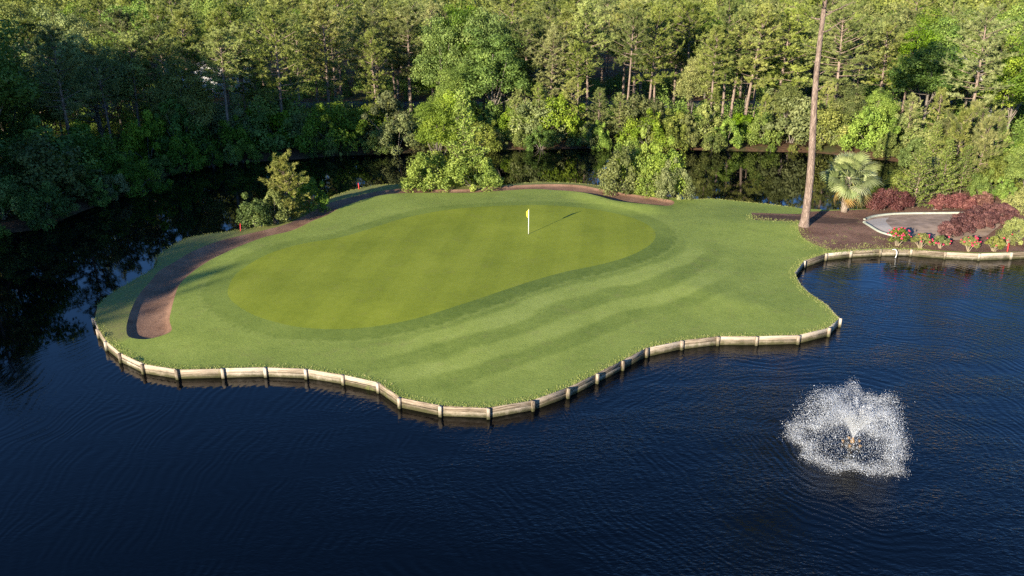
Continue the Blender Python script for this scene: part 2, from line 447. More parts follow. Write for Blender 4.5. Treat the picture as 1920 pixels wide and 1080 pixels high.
def sand_mat():
    m, nt, out = new_mat('brown_sand'); b = NB(nt); p = b.pos()
    n1 = b.noise(p, 0.7, 4, 0.6); n2 = b.noise(b.mapping(p, (1, 1, 1)), 9, 4, 0.7)
    rake = b.noise(b.mapping(p, (1.2, 9.0, 1), (0, 0, 0.9)), 2.2, 3, 0.6)
    f = b.math('ADD', b.math('MULTIPLY', n1, 0.5), b.math('MULTIPLY', n2, 0.5))
    col = b.mix(b.mapr(f, 0.35, 0.65), (0.155, 0.084, 0.052), (0.35, 0.208, 0.135))
    b.bsdf(out, col, 0.95, 0.1, b.bump(b.math('ADD', n2, rake), 0.6, 0.05))
    return m
def mulch_mat():
    m, nt, out = new_mat('pine_straw_mulch'); b = NB(nt); p = b.pos()
    n1 = b.noise(p, 0.5, 4, 0.6); n2 = b.noise(p, 7, 5, 0.75); n3 = b.noise(b.mapping(p, (1, 5, 1), (0, 0, 0.5)), 7, 3, 0.7)
    f = b.math('ADD', b.math('MULTIPLY', n1, 0.45), b.math('ADD', b.math('MULTIPLY', n2, 0.35), b.math('MULTIPLY', n3, 0.2)))
    col = b.mix(b.mapr(f, 0.36, 0.66), (0.105, 0.055, 0.038), (0.34, 0.20, 0.14))
    sep = b.n('ShaderNodeSeparateXYZ', {0: p})
    weeds = b.math('MULTIPLY', b.mapr(b.noise(p, 1.6, 4, 0.7), 0.58, 0.68), b.mapr(b.noise(p, 0.25, 2), 0.45, 0.6))
    col = b.mix(b.math('MULTIPLY', weeds, 0.75), col, (0.15, 0.19, 0.05))
    b.bsdf(out, col, 0.95, 0.1, b.bump(b.math('ADD', n2, n3), 0.9, 0.06))
    return m
M['sand'] = sand_mat()
M['mulch'] = mulch_mat()
M['earth'] = plain_mat('bank_earth', (0.07, 0.05, 0.03), 0.95, 0.1, 0.4, 3)

def region_mesh(name, k, mat, label_attr=True):
    F = LF[reg == k]
    used = np.unique(F); inv = -np.ones(len(LV), int); inv[used] = np.arange(len(used))
    V = np.c_[LV[used], LZ[used]]
    o = link(name, mesh(name, V, inv[F], None, M[mat], True, {'dgreen': ('POINT', LDG[used]), 'dryness': ('POINT', LDRY[used])}))
    return tag(o, kind='structure')
region_mesh('lawn', 0, 'lawn')
region_mesh('green_collar', 1, 'collar')
region_mesh('putting_green', 2, 'green')
region_mesh('sand_bunker', 3, 'sand')
region_mesh('mulch_bed', 4, 'mulch')
M['darkstrip'] = plain_mat('dark_path_surface', (0.115, 0.070, 0.050), 0.95, 0.1, 0.3, 3)
region_mesh('path_strip', 5, 'darkstrip')
M['concrete'] = plain_mat('pale_concrete', (0.50, 0.44, 0.38), 0.85, 0.2, 0.12, 4)
M['slab'] = plain_mat('stained_concrete', (0.37, 0.27, 0.20), 0.9, 0.2, 0.35, 1.2)
region_mesh('cart_path', 6, 'slab')
region_mesh('concrete_apron', 7, 'concrete')
# earth bank under the turf, down into the water
cz = land_z(coast)
off = np.where(np.arange(len(coast)) < n_wall - 1, 0.02, 0.7)
out1 = np.stack([offset_poly(coast, d) for d in (0.0, 0.02)], 0)
outw = offset_poly(coast, 1.0)
outp = coast + (outw - coast) * off[:, None]
nC = len(coast)
V = np.vstack([np.c_[coast, cz], np.c_[outp, np.full(nC, -0.6)]])
link('lawn_bank', mesh('lawn_bank', V, None, [(i, (i + 1) % nC, nC + (i + 1) % nC, nC + i) for i in range(nC)], M['earth']))['kind'] = 'structure'

# ---------------------------------------------------------------- forest floor round the pond
shore_px = [(0,440),(70,430),(150,398),(230,368),(300,335),(360,318),(450,305),(540,300),(640,292),(760,287),(870,282),(1000,280),(1150,278),(1300,281),(1420,284),(1520,286),(1620,296),(1700,306),(1740,322)]
pond = np.vstack([[[-62,-30],[-60,0],[-57,25],[-52,42],[-47.5,56]], W(shore_px, 0.0), [[56,92],[60,80],[70,66],[96,62],[98,10],[80,-45],[0,-75],[-50,-60]]])
pond = resample(spline(pond, True), 2.2, True)
pond_area_in = pond
def floor_z(P):
    P = np.atleast_2d(np.asarray(P, float))[:, :2]
    d = seg_dist(P, pond, True); i = inside(P, pond)
    z = np.where(i, -1.4 * sst(d, 0, 4), 0.5 * sst(d, 0, 2.0))
    z = z + np.where(i, 0, 1.1 * sst(d, 6, 60) + 0.10 * np.sin(P[:, 0] * 0.4) * np.sin(P[:, 1] * 0.33) * sst(d, 2, 6))
    return z
def forest_floor():
    pts = [pond, offset_poly(pond, 1.0), offset_poly(pond, 2.2), offset_poly(pond, -2.0)]
    gx, gy = np.meshgrid(np.arange(-120, 150, 4.0), np.arange(-20, 210, 4.0))
    G = np.stack([gx.ravel(), gy.ravel()], 1) + rng.uniform(-1, 1, (gx.size, 2))
    gx, gy = np.meshgrid(np.arange(-900, 901, 60.0), np.arange(-500, 1501, 60.0))
    G2 = np.stack([gx.ravel(), gy.ravel()], 1)
    G2 = G2[~((np.abs(G2[:, 0]) < 150) & (G2[:, 1] > -60) & (G2[:, 1] < 230))]
    G = np.vstack([G, G2])
    G = G[(seg_dist(G, pond, True) > 3.0)]
    P = np.vstack(pts + [G]); m = len(pond)
    r = delaunay_2d_cdt([Vector(p) for p in P], [(i, (i + 1) % m) for i in range(m)], [], 0, 1e-4)
    V = np.array([tuple(v) for v in r[0]]); F = np.array([f for f in r[2] if len(f) == 3])
    C = V[F].mean(1)
    F = F[~(inside(C, pond) & (seg_dist(C, pond, True) > 4.5))]
    return np.c_[V, floor_z(V)], F
def floor_mat():
    m, nt, out = new_mat('forest_litter'); b = NB(nt); p = b.pos()
    n1 = b.noise(p, 0.15, 4, 0.6); n2 = b.noise(p, 2.5, 5, 0.7)
    col = b.mix(b.mapr(n2, 0.35, 0.65), (0.05, 0.03, 0.018), (0.16, 0.09, 0.05))
    col = b.mix(b.mapr(n1, 0.5, 0.62, 0, 0.8), col, (0.055, 0.075, 0.02))
    b.bsdf(out, col, 0.95, 0.1, b.bump(n2, 0.8, 0.1))
    return m
FV, FF = forest_floor()
tag(link('forest_floor', mesh('forest_floor', FV, FF, None, floor_mat(), True)), kind='structure')

# ---------------------------------------------------------------- water
FOUNT = px(1597, 834, 0.0)
def water_mat():
    m, nt, out = new_mat('pond_water'); b = NB(nt); p = b.pos()
    sep = b.n('ShaderNodeSeparateXYZ', {0: p}); x, y = sep.outputs[0], sep.outputs[1]
    warp = b.n('ShaderNodeTexNoise', {'Vector': p, 'Scale': 0.16, 'Detail': 2.0}).outputs['Color']
    wv = b.n('ShaderNodeVectorMath', {0: warp, 1: (0.5, 0.5, 0.5)}, operation='SUBTRACT').outputs[0]
    wp = b.n('ShaderNodeVectorMath', {0: p, 1: b.n('ShaderNodeVectorMath', {0: wv, 'Scale': 5.0}, operation='SCALE').outputs[0]}, operation='ADD').outputs[0]
    dvec = b.n('ShaderNodeVectorMath', {0: wp, 1: (float(FOUNT[0]), float(FOUNT[1]), 0.0)}, operation='SUBTRACT').outputs[0]
    r = b.n('ShaderNodeVectorMath', {0: dvec}, operation='LENGTH').outputs['Value']
    ring1 = b.math('SINE', b.math('MULTIPLY', r, 6.2832 / 0.52))
    ring2 = b.math('SINE', b.math('MULTIPLY', r, 6.2832 / 0.34))
    amp = b.noise(p, 0.35, 2, 0.5)
    rings = b.math('ADD', b.math('MULTIPLY', ring1, b.mapr(amp, 0.35, 0.65, 0.2, 1.0)), b.math('MULTIPLY', ring2, b.mapr(amp, 0.62, 0.38, 0.0, 0.6)))
    rings = b.math('MULTIPLY', rings, b.mapr(r, 6, 60, 1.0, 0.55))
    chop = b.noise(b.mapping(p, (1.0, 1.8, 1), (0, 0, -0.25)), 2.9, 3, 0.55, 0.4)
    chop2 = b.noise(b.mapping(p, (1.0, 2.0, 1), (0, 0, 0.3)), 5.5, 2, 0.5)
    near = b.math('MULTIPLY', b.mapr(r, 4, 30, 1.0, 0.16), b.mapr(b.noise(b.mapping(p, (1, 2.2, 1)), 0.11, 3, 0.6), 0.38, 0.62, 0.35, 1.35))
    h = b.math('ADD', b.math('MULTIPLY', rings, 0.5), b.math('MULTIPLY', b.math('ADD', b.math('MULTIPLY', chop, 5.0), b.math('MULTIPLY', chop2, 2.0)), near))
    # sheltered water behind the island lies almost still
    calm = b.math('MAXIMUM', b.mapr(y, 54, 66, smooth=True), b.mapr(b.math('ADD', x, b.math('MULTIPLY', y, -0.5)), -42, -50, smooth=True))
    bay = b.mapr(x, 17, 22, smooth=True)
    calm = b.math('MULTIPLY', calm, b.math('SUBTRACT', 1.0, b.math('MULTIPLY', bay, b.mapr(y, 75, 66, smooth=True))))
    h = b.math('MULTIPLY', h, b.mapr(calm, 0, 1, 1.0, 0.035))
    bn = b.bump(h, 1.0, 0.0088)
    b.bsdf(out, (0.0003, 0.0008, 0.0020), 0.02, 0.5, bn, IOR=1.333)
    return m
g = Geo()
g.add([(-1, -1, 0), (1, -1, 0), (1, 1, 0), (-1, 1, 0)], q=[(0, 1, 2, 3)])
wt = link('pond_water', g.mesh('pond_water', water_mat()))
wt.scale = (130, 130, 1); wt.location = (15, 20, 0)
tag(wt, kind='structure')

# ---------------------------------------------------------------- road behind the first trees
M['asphalt'] = plain_mat('asphalt', (0.06, 0.062, 0.068), 0.75, 0.4, 0.2, 3)
M['kerbgreen'] = plain_mat('mossy_concrete', (0.36, 0.38, 0.30), 0.85, 0.2, 0.2, 5)
def ribbon(name, center, width, zoff, mat, thick=0.0):
    Cn = resample(spline(center), 3.0)
    T = np.gradient(Cn, axis=0); T /= np.linalg.norm(T, axis=1, keepdims=True)
    N = np.stack([-T[:, 1], T[:, 0]], 1)
    L, R = Cn + N * width / 2, Cn - N * width / 2
    zc = floor_z(Cn) + zoff
    V = np.vstack([np.c_[L, zc], np.c_[R, zc], np.c_[L, zc - 0.5], np.c_[R, zc - 0.5]])
    n = len(Cn); q = []
    for i in range(n - 1):
        q += [(i, n+i, n+i+1, i+1), (2*n+i, i, i+1, 2*n+i+1), (n+i, 3*n+i, 3*n+i+1, n+i+1)]
    return link(name, mesh(name, V, None, q, M[mat]))
road_c = np.array([(-260, 118), (-140, 128), (-75, 137), (0, 142), (70, 141), (140, 134), (260, 120)], float)
tag(ribbon('road', road_c, 6.5, 0.16, 'asphalt'), kind='structure')
tag(ribbon('road_kerb', road_c - [0, 3.5], 0.3, 0.22, 'asphalt'), kind='structure')

# ---------------------------------------------------------------- vegetation generators
def unit(v): return v / (np.linalg.norm(v, axis=-1, keepdims=True) + 1e-9)
def leaves(C, N, L, Wd, r):
    """One rhombic leaf per centre: axis is random in the plane normal to N."""
    n = len(C)
    A = unit(np.cross(N, unit(r.normal(size=(n, 3)))))
    B = np.cross(N, A)
    L = np.broadcast_to(L, (n,))[:, None]; Wd = np.broadcast_to(Wd, (n,))[:, None]
    fold = N * L * 0.12
    V = np.stack([C - A * L * 0.5, C + B * Wd * 0.5 + fold, C + A * L * 0.5, C - B * Wd * 0.5 + fold], 1).reshape(-1, 3)
    i = np.arange(n) * 4
    q = np.stack([i, i + 1, i + 2, i + 3], 1)
    return V, q
def needles(C, D, r, per=9, L=0.34, w=0.05, spread=0.85):
    """Brush of thin triangles at each tuft."""
    n = len(C)
    Dr = np.repeat(D, per, 0); Cr = np.repeat(C, per, 0)
    dirs = unit(Dr + r.normal(size=(n * per, 3)) * spread * 0.6)
    ln = (L * r.uniform(0.7, 1.2, (n * per, 1)))
    side = unit(np.cross(dirs, r.normal(size=(n * per, 3)))) * w * 0.5
    V = np.stack([Cr - side, Cr + side, Cr + dirs * ln], 1).reshape(-1, 3)
    return V, np.arange(len(V)).reshape(-1, 3)

def make_pine(seed, H=17.0, base=0.36, R=3.3, nb=46, r0=None, per=10, tl=0.36, sub=7, dead=6, dense=1.0, tuftw=0.055):
    r = np.random.default_rng(seed)
    tr = Geo()
    sway = r.normal(0, 0.018 * H, 2); ph = r.uniform(0, 6)
    def ax(t): return np.stack([sway[0] * np.sin(t * 2.2 + ph) * t, sway[1] * np.sin(t * 1.7 + ph * 1.3) * t, H * t], -1)
    tt = np.linspace(-0.02, 1, 12)
    r0 = r0 or 0.0095 * H + 0.03
    rad = r0 * (1 - np.clip(tt, 0, 1)) ** 0.75 + 0.02
    rad[0] *= 1.35; rad[1] *= 1.1
    tr.tube(ax(tt), rad, 7)
    TC, TD, TT = [], [], []
    for i in range(nb):
        t = (i + r.uniform(0, 1)) / nb
        h = base + (0.985 - base) * t ** 0.9
        prof = min(1.0, 0.45 + 1.6 * t) * (1 - t) ** 0.42 * 1.05 + 0.10
        L = R * prof * r.uniform(0.40, 1.18); bt = r.normal(0, 0.13)
        az = i * 2.4 + r.uniform(-0.5, 0.5)
        el = -0.08 + 0.95 * t + r.normal(0, 0.14)
        d = np.array([math.cos(az) * math.cos(el), math.sin(az) * math.cos(el), math.sin(el)])
        p0 = ax(np.array(h)); s = np.linspace(0, 1, 5)[:, None]
        bend = np.array([0, 0, 1.0]) * L * r.uniform(0.05, 0.22)
        path = p0 + d * L * s + bend * s ** 2
        tr.tube(path, np.linspace(0.045 * (L / 2.5) + 0.012, 0.01, 5), 4, False)
        nt = max(2, int(round(sub * (0.5 + 0.6 * L / R) * dense)))
        for j in range(nt):
            sj = r.uniform(0.28, 1.0); pj = p0 + d * L * sj + bend * sj ** 2
            dj = unit(d * 0.8 + unit(r.normal(size=3) * [1, 1, 0.45]) * 0.9 + [0, 0, 0.25])
            lj = L * 0.30 * r.uniform(0.5, 1.2)
            k = r.integers(3, 6)
            sk = np.linspace(0.25, 1, k)
            TC.append(pj + dj * lj * sk[:, None] + r.normal(0, 0.07, (k, 3)))
            TD.append(np.tile(unit(dj + [0, 0, 0.55]), (k, 1)))
            TT.append(np.clip(bt + r.normal(0.42, 0.12) + 0.22 * r.random(k) + 0.18 * (sk > 0.95), 0, 1))
    for i in range(dead):
        h = base * r.uniform(0.35, 0.98); az = r.uniform(0, 6.28); L = r.uniform(0.4, 1.5)
        p0 = ax(np.array(h)); d = np.array([math.cos(az), math.sin(az), r.uniform(-0.25, 0.3)])
        tr.tube([p0, p0 + d * L * 0.5, p0 + d * L + [0, 0, 0.1 * L]], [0.035, 0.025, 0.01], 4, False)
    TC, TD, TT = np.vstack(TC), np.vstack(TD), np.concatenate(TT)
    V, T = needles(TC, TD, r, per, tl, tuftw)
    tint = np.clip(np.repeat(TT, per) + r.normal(0, 0.06, len(T)), 0, 1)
    return (tr, M['bark']), (V, T, None, tint)

def clump_leaves(cen, crad, per, leaf, r, up=0.35, flat=0.75, tone=None):
    n = len(cen)
    k = np.repeat(np.arange(n), per)
    d = unit(r.normal(size=(len(k), 3)))
    rr = r.uniform(0.35, 1.0, (len(k), 1)) ** 0.6
    P = cen[k] + d * rr * crad[k][:, None] * [1, 1, flat]
    N = unit(d * 0.9 + r.normal(size=d.shape) * 0.55 + [0, 0, up])
    L = leaf * r.uniform(0.7, 1.35, len(k))
    V, q = leaves(P, N, L, L * 0.68, r)
    ct = r.normal(0.48, 0.19, n) if tone is None else tone
    tint = np.clip(ct[k] + r.normal(0, 0.11, len(k)), 0, 1)
    return V, q, tint
def make_broad(seed, H=14.0, base=0.3, R=4.0, ncl=95, per=170, leaf=0.24, crad=0.085, shape=1.0, r0=None, limbs=9, bark='greybark'):
    r = np.random.default_rng(seed); tr = Geo()
    lean = r.normal(0, 0.02 * H, 2)
    tt = np.linspace(-0.02, 0.82, 8)
    axf = lambda t: np.stack([lean[0] * t * t, lean[1] * t * t, H * t], -1)
    r0 = r0 or 0.011 * H + 0.03
    tr.tube(axf(tt), r0 * (1.02 - np.clip(tt, 0, 1)) ** 0.8 + 0.02, 7)
    d = unit(r.normal(size=(ncl, 3)))
    d[:, 2] = np.abs(d[:, 2]) * 1.15 - 0.42
    d = unit(d)
    lump = 1 + 0.16 * np.sin(3 * np.arctan2(d[:, 1], d[:, 0]) + seed) + 0.12 * np.sin(5 * d[:, 2] + seed * 2)
    rr = r.uniform(0.45, 1.0, ncl) ** 0.55 * lump
    cz = H * (base + (1 - base) * 0.48); hz = H * (1 - base) * 0.52
    cen = np.stack([d[:, 0] * R * rr, d[:, 1] * R * rr, cz + d[:, 2] * hz * rr * shape], 1)
    cen[:, :2] += lean * 0.6
    cr = H * crad * r.uniform(0.6, 1.35, ncl)
    for i in range(limbs):
        e = cen[r.integers(0, ncl)]; h = base * r.uniform(0.7, 1.9); h = min(h, 0.75)
        p0 = axf(np.array(h)); mid = (p0 + e) / 2 + [0, 0, -0.04 * H]
        tr.tube(spline([p0, mid, e], k=3), np.linspace(0.007 * H, 0.015, 7), 5, False)
    V, q, tint = clump_leaves(cen, cr, per, leaf, r)
    return (tr, M[bark]), (V, None, q, tint)
def make_shrub(seed, H=4.0, R=2.4, ncl=42, per=150, leaf=0.19, crad=0.16, bark='greybark', stems=6, hollow=0.5):
    r = np.random.default_rng(seed); tr = Geo()
    d = unit(r.normal(size=(ncl, 3))); d[:, 2] = np.abs(d[:, 2]); 
    rr = r.uniform(hollow, 1.0, ncl) ** 0.6
    lump = 1 + 0.22 * np.sin(3 * np.arctan2(d[:, 1], d[:, 0]) + seed * 1.7)
    cen = np.stack([d[:, 0] * R * rr * lump, d[:, 1] * R * rr * lump, 0.12 * H + d[:, 2] * H * 0.82 * rr], 1)
    up = r.random(ncl) < 0.30
    cen[up, 2] *= r.uniform(0.95, 1.45, up.sum()); cen[up, :2] *= r.uniform(0.7, 1.25, (up.sum(), 1))
    cr = H * crad * r.uniform(0.45, 1.5, ncl); cr[up] *= 0.7
    for i in range(stems):
        e = cen[r.integers(0, ncl)]
        tr.tube(spline([[r.normal(0, .08), r.normal(0, .08), -0.2], e * [0.35, 0.35, 0.5], e], k=3), np.linspace(0.014 * H, 0.01, 7), 5, False)
    V, q, tint = clump_leaves(cen, cr, per, leaf, r, 0.3, 1.05)
    keep = V[:, 2].reshape(-1, 4).min(1) > 0.02
    V = V.reshape(-1, 4, 3)[keep].reshape(-1, 3); tint = tint[keep]
    i = np.arange(len(tint)) * 4
    return (tr, M[bark]), (V, None, np.stack([i, i+1, i+2, i+3], 1), tint)
def make_cedar(seed, H=8.0, R=2.0, nb=70, sub=9, up=0.5, leaf=0.26, base=0.06, per=4):
    """Feathery conifer: ascending branches carrying flat sprays."""
    r = np.random.default_rng(seed); tr = Geo()
    tr.tube([[0, 0, -0.2], [0.02 * H, 0, H * 0.5], [0, 0.01 * H, H * 0.98]], [0.016 * H + .03, 0.010 * H, 0.012], 6)
    C, N, T = [], [], []
    for i in range(nb):
        t = (i + r.random()) / nb; h = base + (0.97 - base) * t
        L = R * ((1 - t) ** 0.75 + 0.10) * r.uniform(0.6, 1.15); az = i * 2.4 + r.uniform(-.4, .4)
        el = up * (0.5 + t) + r.normal(0, 0.15)
        d = np.array([math.cos(az) * math.cos(el), math.sin(az) * math.cos(el), math.sin(el)])
        p0 = np.array([0.01 * H, 0, H * h])
        tr.tube([p0, p0 + d * L * 0.6, p0 + d * L + [0, 0, 0.1 * L]], [0.03, 0.02, 0.008], 4, False)
        n = int(sub * per * (0.4 + L / R)); s = r.uniform(0.15, 1.05, n)
        P = p0 + d * (L * s)[:, None] + r.normal(size=(n, 3)) * (0.10 + 0.16 * (1 - s))[:, None] * [1, 1, .7] + np.array([0, 0, 0.1]) * (L * s * s)[:, None]
        C.append(P); N.append(unit(r.normal(size=(n, 3)) * 0.6 + d * 0.4 + [0, 0, 0.3]))
        T.append(np.clip(r.normal(0.5, 0.13) + r.normal(0, 0.12, n) + 0.12 * (s - 0.6), 0, 1))
    C, N, T = np.vstack(C), np.vstack(N), np.concatenate(T)
    V, q = leaves(C, N, leaf * r.uniform(0.7, 1.3, len(C)), leaf * 0.42, r)
    return (tr, M['bark']), (V, None, q, T)

PROTO = {}
def proto(key, gen, leafmat):
    (tr, bm), (V, t, q, tint) = gen
    a = tr.mesh(key + '_trunk', bm, True)
    c = mesh(key + '_crown', V, t, q, M[leafmat], False, {'tint': ('FACE', tint)})
    PROTO[key] = (a, c, float(V[:, 2].max()))
    return PROTO[key]
def recrown(new, old, leafmat):
    a, c, h = PROTO[old]
    c = c.copy(); c.materials.clear(); c.materials.append(M[leafmat])
    PROTO[new] = (a, c, h)
def plant(key, name, loc, h=None, wide=1.0, rz=None, label=None, cat='tree', group=None, stem='trunk', crown='crown', tilt=(0, 0)):
    a, c, ph = PROTO[key]
    s = 1.0 if h is None else h / ph
    o = empty(name, loc, rng.uniform(0, 6.28) if rz is None else rz, (s * wide, s * wide, s))
    o.rotation_euler = (tilt[0], tilt[1], o.rotation_euler[2])
    link(stem, a, o); link(crown, c, o)
    return tag(o, label, cat, group)

for k in range(7):
    proto(f'pine{k}', make_pine(100 + k, 17, [0.42, 0.48, 0.36, 0.54, 0.44, 0.34, 0.56][k], [3.8, 3.5, 4.2, 3.8, 3.2, 4.1, 4.0][k], [54, 48, 60, 46, 50, 62, 44][k], None, 12, 0.40, 9), 'pine')
for k in range(3):
    proto(f'youngpine{k}', make_pine(200 + k, 7, [0.08, 0.14, 0.25][k], [2.2, 2.0, 2.1][k], [78, 44, 36][k], 0.09, 12, 0.34, 7, 2, 1.0, 0.05), 'youngpine')
for k in range(2):
    proto(f'bushpine{k}', make_pine(230 + k, 12, [0.10, 0.06][k], [3.0, 3.3][k], [60, 66][k], 0.13, 11, 0.36, 7, 3), 'pine')
for k in range(5):
    proto(f'broad{k}', make_broad(300 + k, 14, [0.28, 0.22, 0.32, 0.18, 0.25][k], [3.9, 4.4, 3.4, 4.2, 3.0][k], [105, 120, 90, 110, 85][k]), 'broad')
for k in range(4):
    recrown(f'fresh{k}', f'broad{k}', 'fresh'); recrown(f'pale{k}', f'broad{(k+1) % 5}', 'pale'); recrown(f'oak{k}', f'broad{(k+2) % 5}', 'olive')
for k in range(5):
    proto(f'shrub{k}', make_shrub(400 + k, 4, [2.5, 2.9, 2.1, 2.6, 3.1][k], [44, 52, 38, 46, 56][k]), 'olive')
    recrown(f'freshshrub{k}', f'shrub{k}', 'fresh'); recrown(f'limeshrub{k}', f'shrub{k}', 'islandfresh'); recrown(f'paleshrub{k}', f'shrub{k}', 'pale'); recrown(f'greenshrub{k}', f'shrub{k}', 'broad')
proto('cedar0', make_cedar(500, 7, 3.0, 80, 9, 0.35), 'cedar')
proto('cedar1', make_cedar(501, 7, 2.2, 76, 9, 0.6), 'cedar')
proto('cypress0', make_cedar(510, 9, 2.5, 80, 10, 0.6, 0.26, 0.10, 5), 'lime')

def ground(p): return (float(p[0]), float(p[1]), float(floor_z([p[:2]])[0]) - 0.05)

# ---------------------------------------------------------------- island plants
def isl(u, v): 
    p = px(u, v, 0.45); return (float(p[0]), float(p[1]), 0.30)
plant('youngpine0', 'young_pine', isl(541, 412), 6.6, 1.12, 0.5, 'bushy young pine with pale upright candles on the lawn bank', 'pine')
plant('greenshrub0', 'leafy_shrub', isl(478, 424), 3.2, 1.0, 1.0, 'low dark evergreen shrub beside the red stake below the young pine', 'shrub')
plant('paleshrub2', 'leafy_shrub', isl(517, 418), 3.4, 0.95, 2.0, 'pale twiggy shrub in front of the bushy young pine', 'shrub')
plant('greenshrub3', 'leafy_shrub', isl(582, 396), 3.6, 0.9, 3.0, 'dark leafy shrub growing on the bank beside the young pine', 'shrub')
# clump behind the green
plant('limeshrub1', 'leafy_shrub', isl(808, 352), 4.4, 1.05, 0.3, 'bright yellow-green rounded shrub spilling onto the bunker edge', 'shrub')
plant('limeshrub4', 'leafy_shrub', isl(888, 352), 5.0, 0.95, 1.7, 'bright green shrub below the feathery cypress', 'shrub')
plant('limeshrub2', 'leafy_shrub', isl(787, 351), 3.4, 0.9, 2.9, 'small yellow-green shrub at the outer edge of the clump behind the green', 'shrub')
plant('greenshrub1', 'leafy_shrub', isl(915, 349), 2.8, 0.9, 4.0, 'dark green shrub shaded behind the yellow-green clump', 'shrub')
plant('fresh2', 'broadleaf_tree', isl(822, 347), 9.4, 0.85, 1.1, 'bright green rounded small tree rising from the shrub clump behind the green', 'tree')
plant('cypress0', 'cypress_tree', isl(868, 348), 10.4, 1.0, 0.2, 'feathery bright green cypress rising above the shrub clump', 'tree')
# clump by the far bunker end
plant('shrub1', 'leafy_shrub', isl(1172, 357), 5.2, 0.9, 0.4, 'large olive shrub at the end of the bunker', 'shrub')
plant('limeshrub3', 'leafy_shrub', isl(1213, 366), 3.0, 0.9, 1.4, 'low bright green shrub along the bunker end', 'shrub')
plant('paleshrub4', 'leafy_shrub', isl(1258, 372), 4.4, 0.75, 2.2, 'pale green arching shrub leaning over the water past the bunker', 'shrub')
plant('greenshrub4', 'leafy_shrub', isl(1245, 360), 6.0, 0.75, 3.2, 'dark green upright shrub behind the pale arching shrub', 'shrub')
plant('limeshrub0', 'leafy_shrub', isl(1190, 353), 6.6, 0.6, 5.0, 'bright green tall shrub behind the olive shrub at the bunker', 'shrub')

# ---------------------------------------------------------------- planting beside the cart path
def bed(u, v): 
    p = px(u, v, 0.75); return (float(p[0]), float(p[1]), float(land_z([p[:2]])[0]) - 0.03)
def hedge(seed, L, Wd, H, ncl, leafmat='burgundy', taper=0.0, bend=0.0):
    r = np.random.default_rng(seed); tr = Geo()
    x = r.uniform(-0.5, 0.5, ncl) * L
    d = unit(r.normal(size=(ncl, 3))); d[:, 2] = np.abs(d[:, 2])
    k = np.sqrt(np.clip(1 - (2 * x / L) ** 4, 0.1, 1)); rr = r.uniform(0.55, 1, ncl)
    cen = np.stack([x, d[:, 1] * Wd * 0.5 * k * rr, 0.18 * H + d[:, 2] * H * 0.72 * k * rr], 1)
    cr = H * 0.17 * r.uniform(0.7, 1.3, ncl)
    V, q, tint = clump_leaves(cen, cr, 150, 0.11, r, 0.2, 0.8)
    keep = V[:, 2].reshape(-1, 4).min(1) > 0.02
    V = V.reshape(-1, 4, 3)[keep].reshape(-1, 3); tint = tint[keep]; i = np.arange(len(tint)) * 4
    tr.tube([(-L * .46, 0, -.02), (0, .03, -.02), (L * .46, 0, -.02)], .05, 5)
    for j in range(int(L * 4)):
        e = cen[r.integers(0, ncl)]
        tr.tube(spline([[e[0] * 0.9, r.normal(0, .1), -0.1], [e[0] * .95, e[1] * .4, e[2] * .5], e], k=2), np.linspace(0.03, 0.008, 5), 4, False)
    return (tr, M['greybark']), (V, None, np.stack([i, i+1, i+2, i+3], 1), tint)
def put_hedge(key, u, v, u2, v2, seed, Wd, H, ncl, label):
    a, b_ = px(u, v, 0.7), px(u2, v2, 0.7)
    L = float(np.linalg.norm(b_ - a)); rz = math.atan2(b_[1] - a[1], b_[0] - a[0])
    proto(key, hedge(seed, L, Wd, H, ncl), 'burgundy')
    m = (a + b_) / 2
    plant(key, 'burgundy_hedge', (float(m[0]), float(m[1]), float(land_z([m[:2]])[0]) - 0.03), None, 1.0, rz, label, 'hedge', stem='stems', crown='foliage')
put_hedge('hedge0', 1630, 391, 1706, 391, 600, 2.8, 2.3, 120, 'rounded burgundy hedge next to the palm')
put_hedge('hedge1', 1746, 393, 1823, 393, 601, 2.2, 1.7, 100, 'low burgundy hedge behind the long pale kerb')
put_hedge('hedge2', 1828, 392, 1853, 392, 602, 1.6, 1.7, 45, 'short burgundy bush at the end of the low hedge')
put_hedge('hedge3', 1768, 447, 1893, 408, 603, 3.0, 1.9, 220, 'long burgundy hedge running beside the rose bushes')

M['pink'] = plain_mat('pink_petals', (0.78, 0.05, 0.12), 0.5, 0.3, 0.2, 30)
M['stemtan'] = plain_mat('pale_stems', (0.30, 0.24, 0.15), 0.8, 0.2, 0.2, 10)
def make_rose(seed, H, R, nfl):
    r = np.random.default_rng(seed); tr = Geo()
    ncl = 26
    d = unit(r.normal(size=(ncl, 3))); d[:, 2] = np.abs(d[:, 2])
    cen = np.stack([d[:, 0] * R * .75, d[:, 1] * R * .75, H * 0.33 + d[:, 2] * H * 0.52], 1)
    for i in range(11):
        e = cen[r.integers(0, ncl)]
        tr.tube(spline([[r.normal(0, .07), r.normal(0, .07), -0.1], e * [0.45, 0.45, 0.5], e], k=2), np.linspace(0.035, 0.01, 5), 5, False)
    V, q, tint = clump_leaves(cen, H * 0.14 * r.uniform(.7, 1.3, ncl), 90, 0.11, r)
    fl = []
    for i in range(nfl):
        dd = unit(r.normal(size=3)); dd[2] = abs(dd[2])
        p = np.array([dd[0] * R * .95, dd[1] * R * .95, H * 0.45 + dd[2] * H * .52])
        if r.random() < 0.7: p[1] = -abs(p[1])
        fl.append(p)
    return (tr, M['stemtan']), (V, None, q, tint), fl
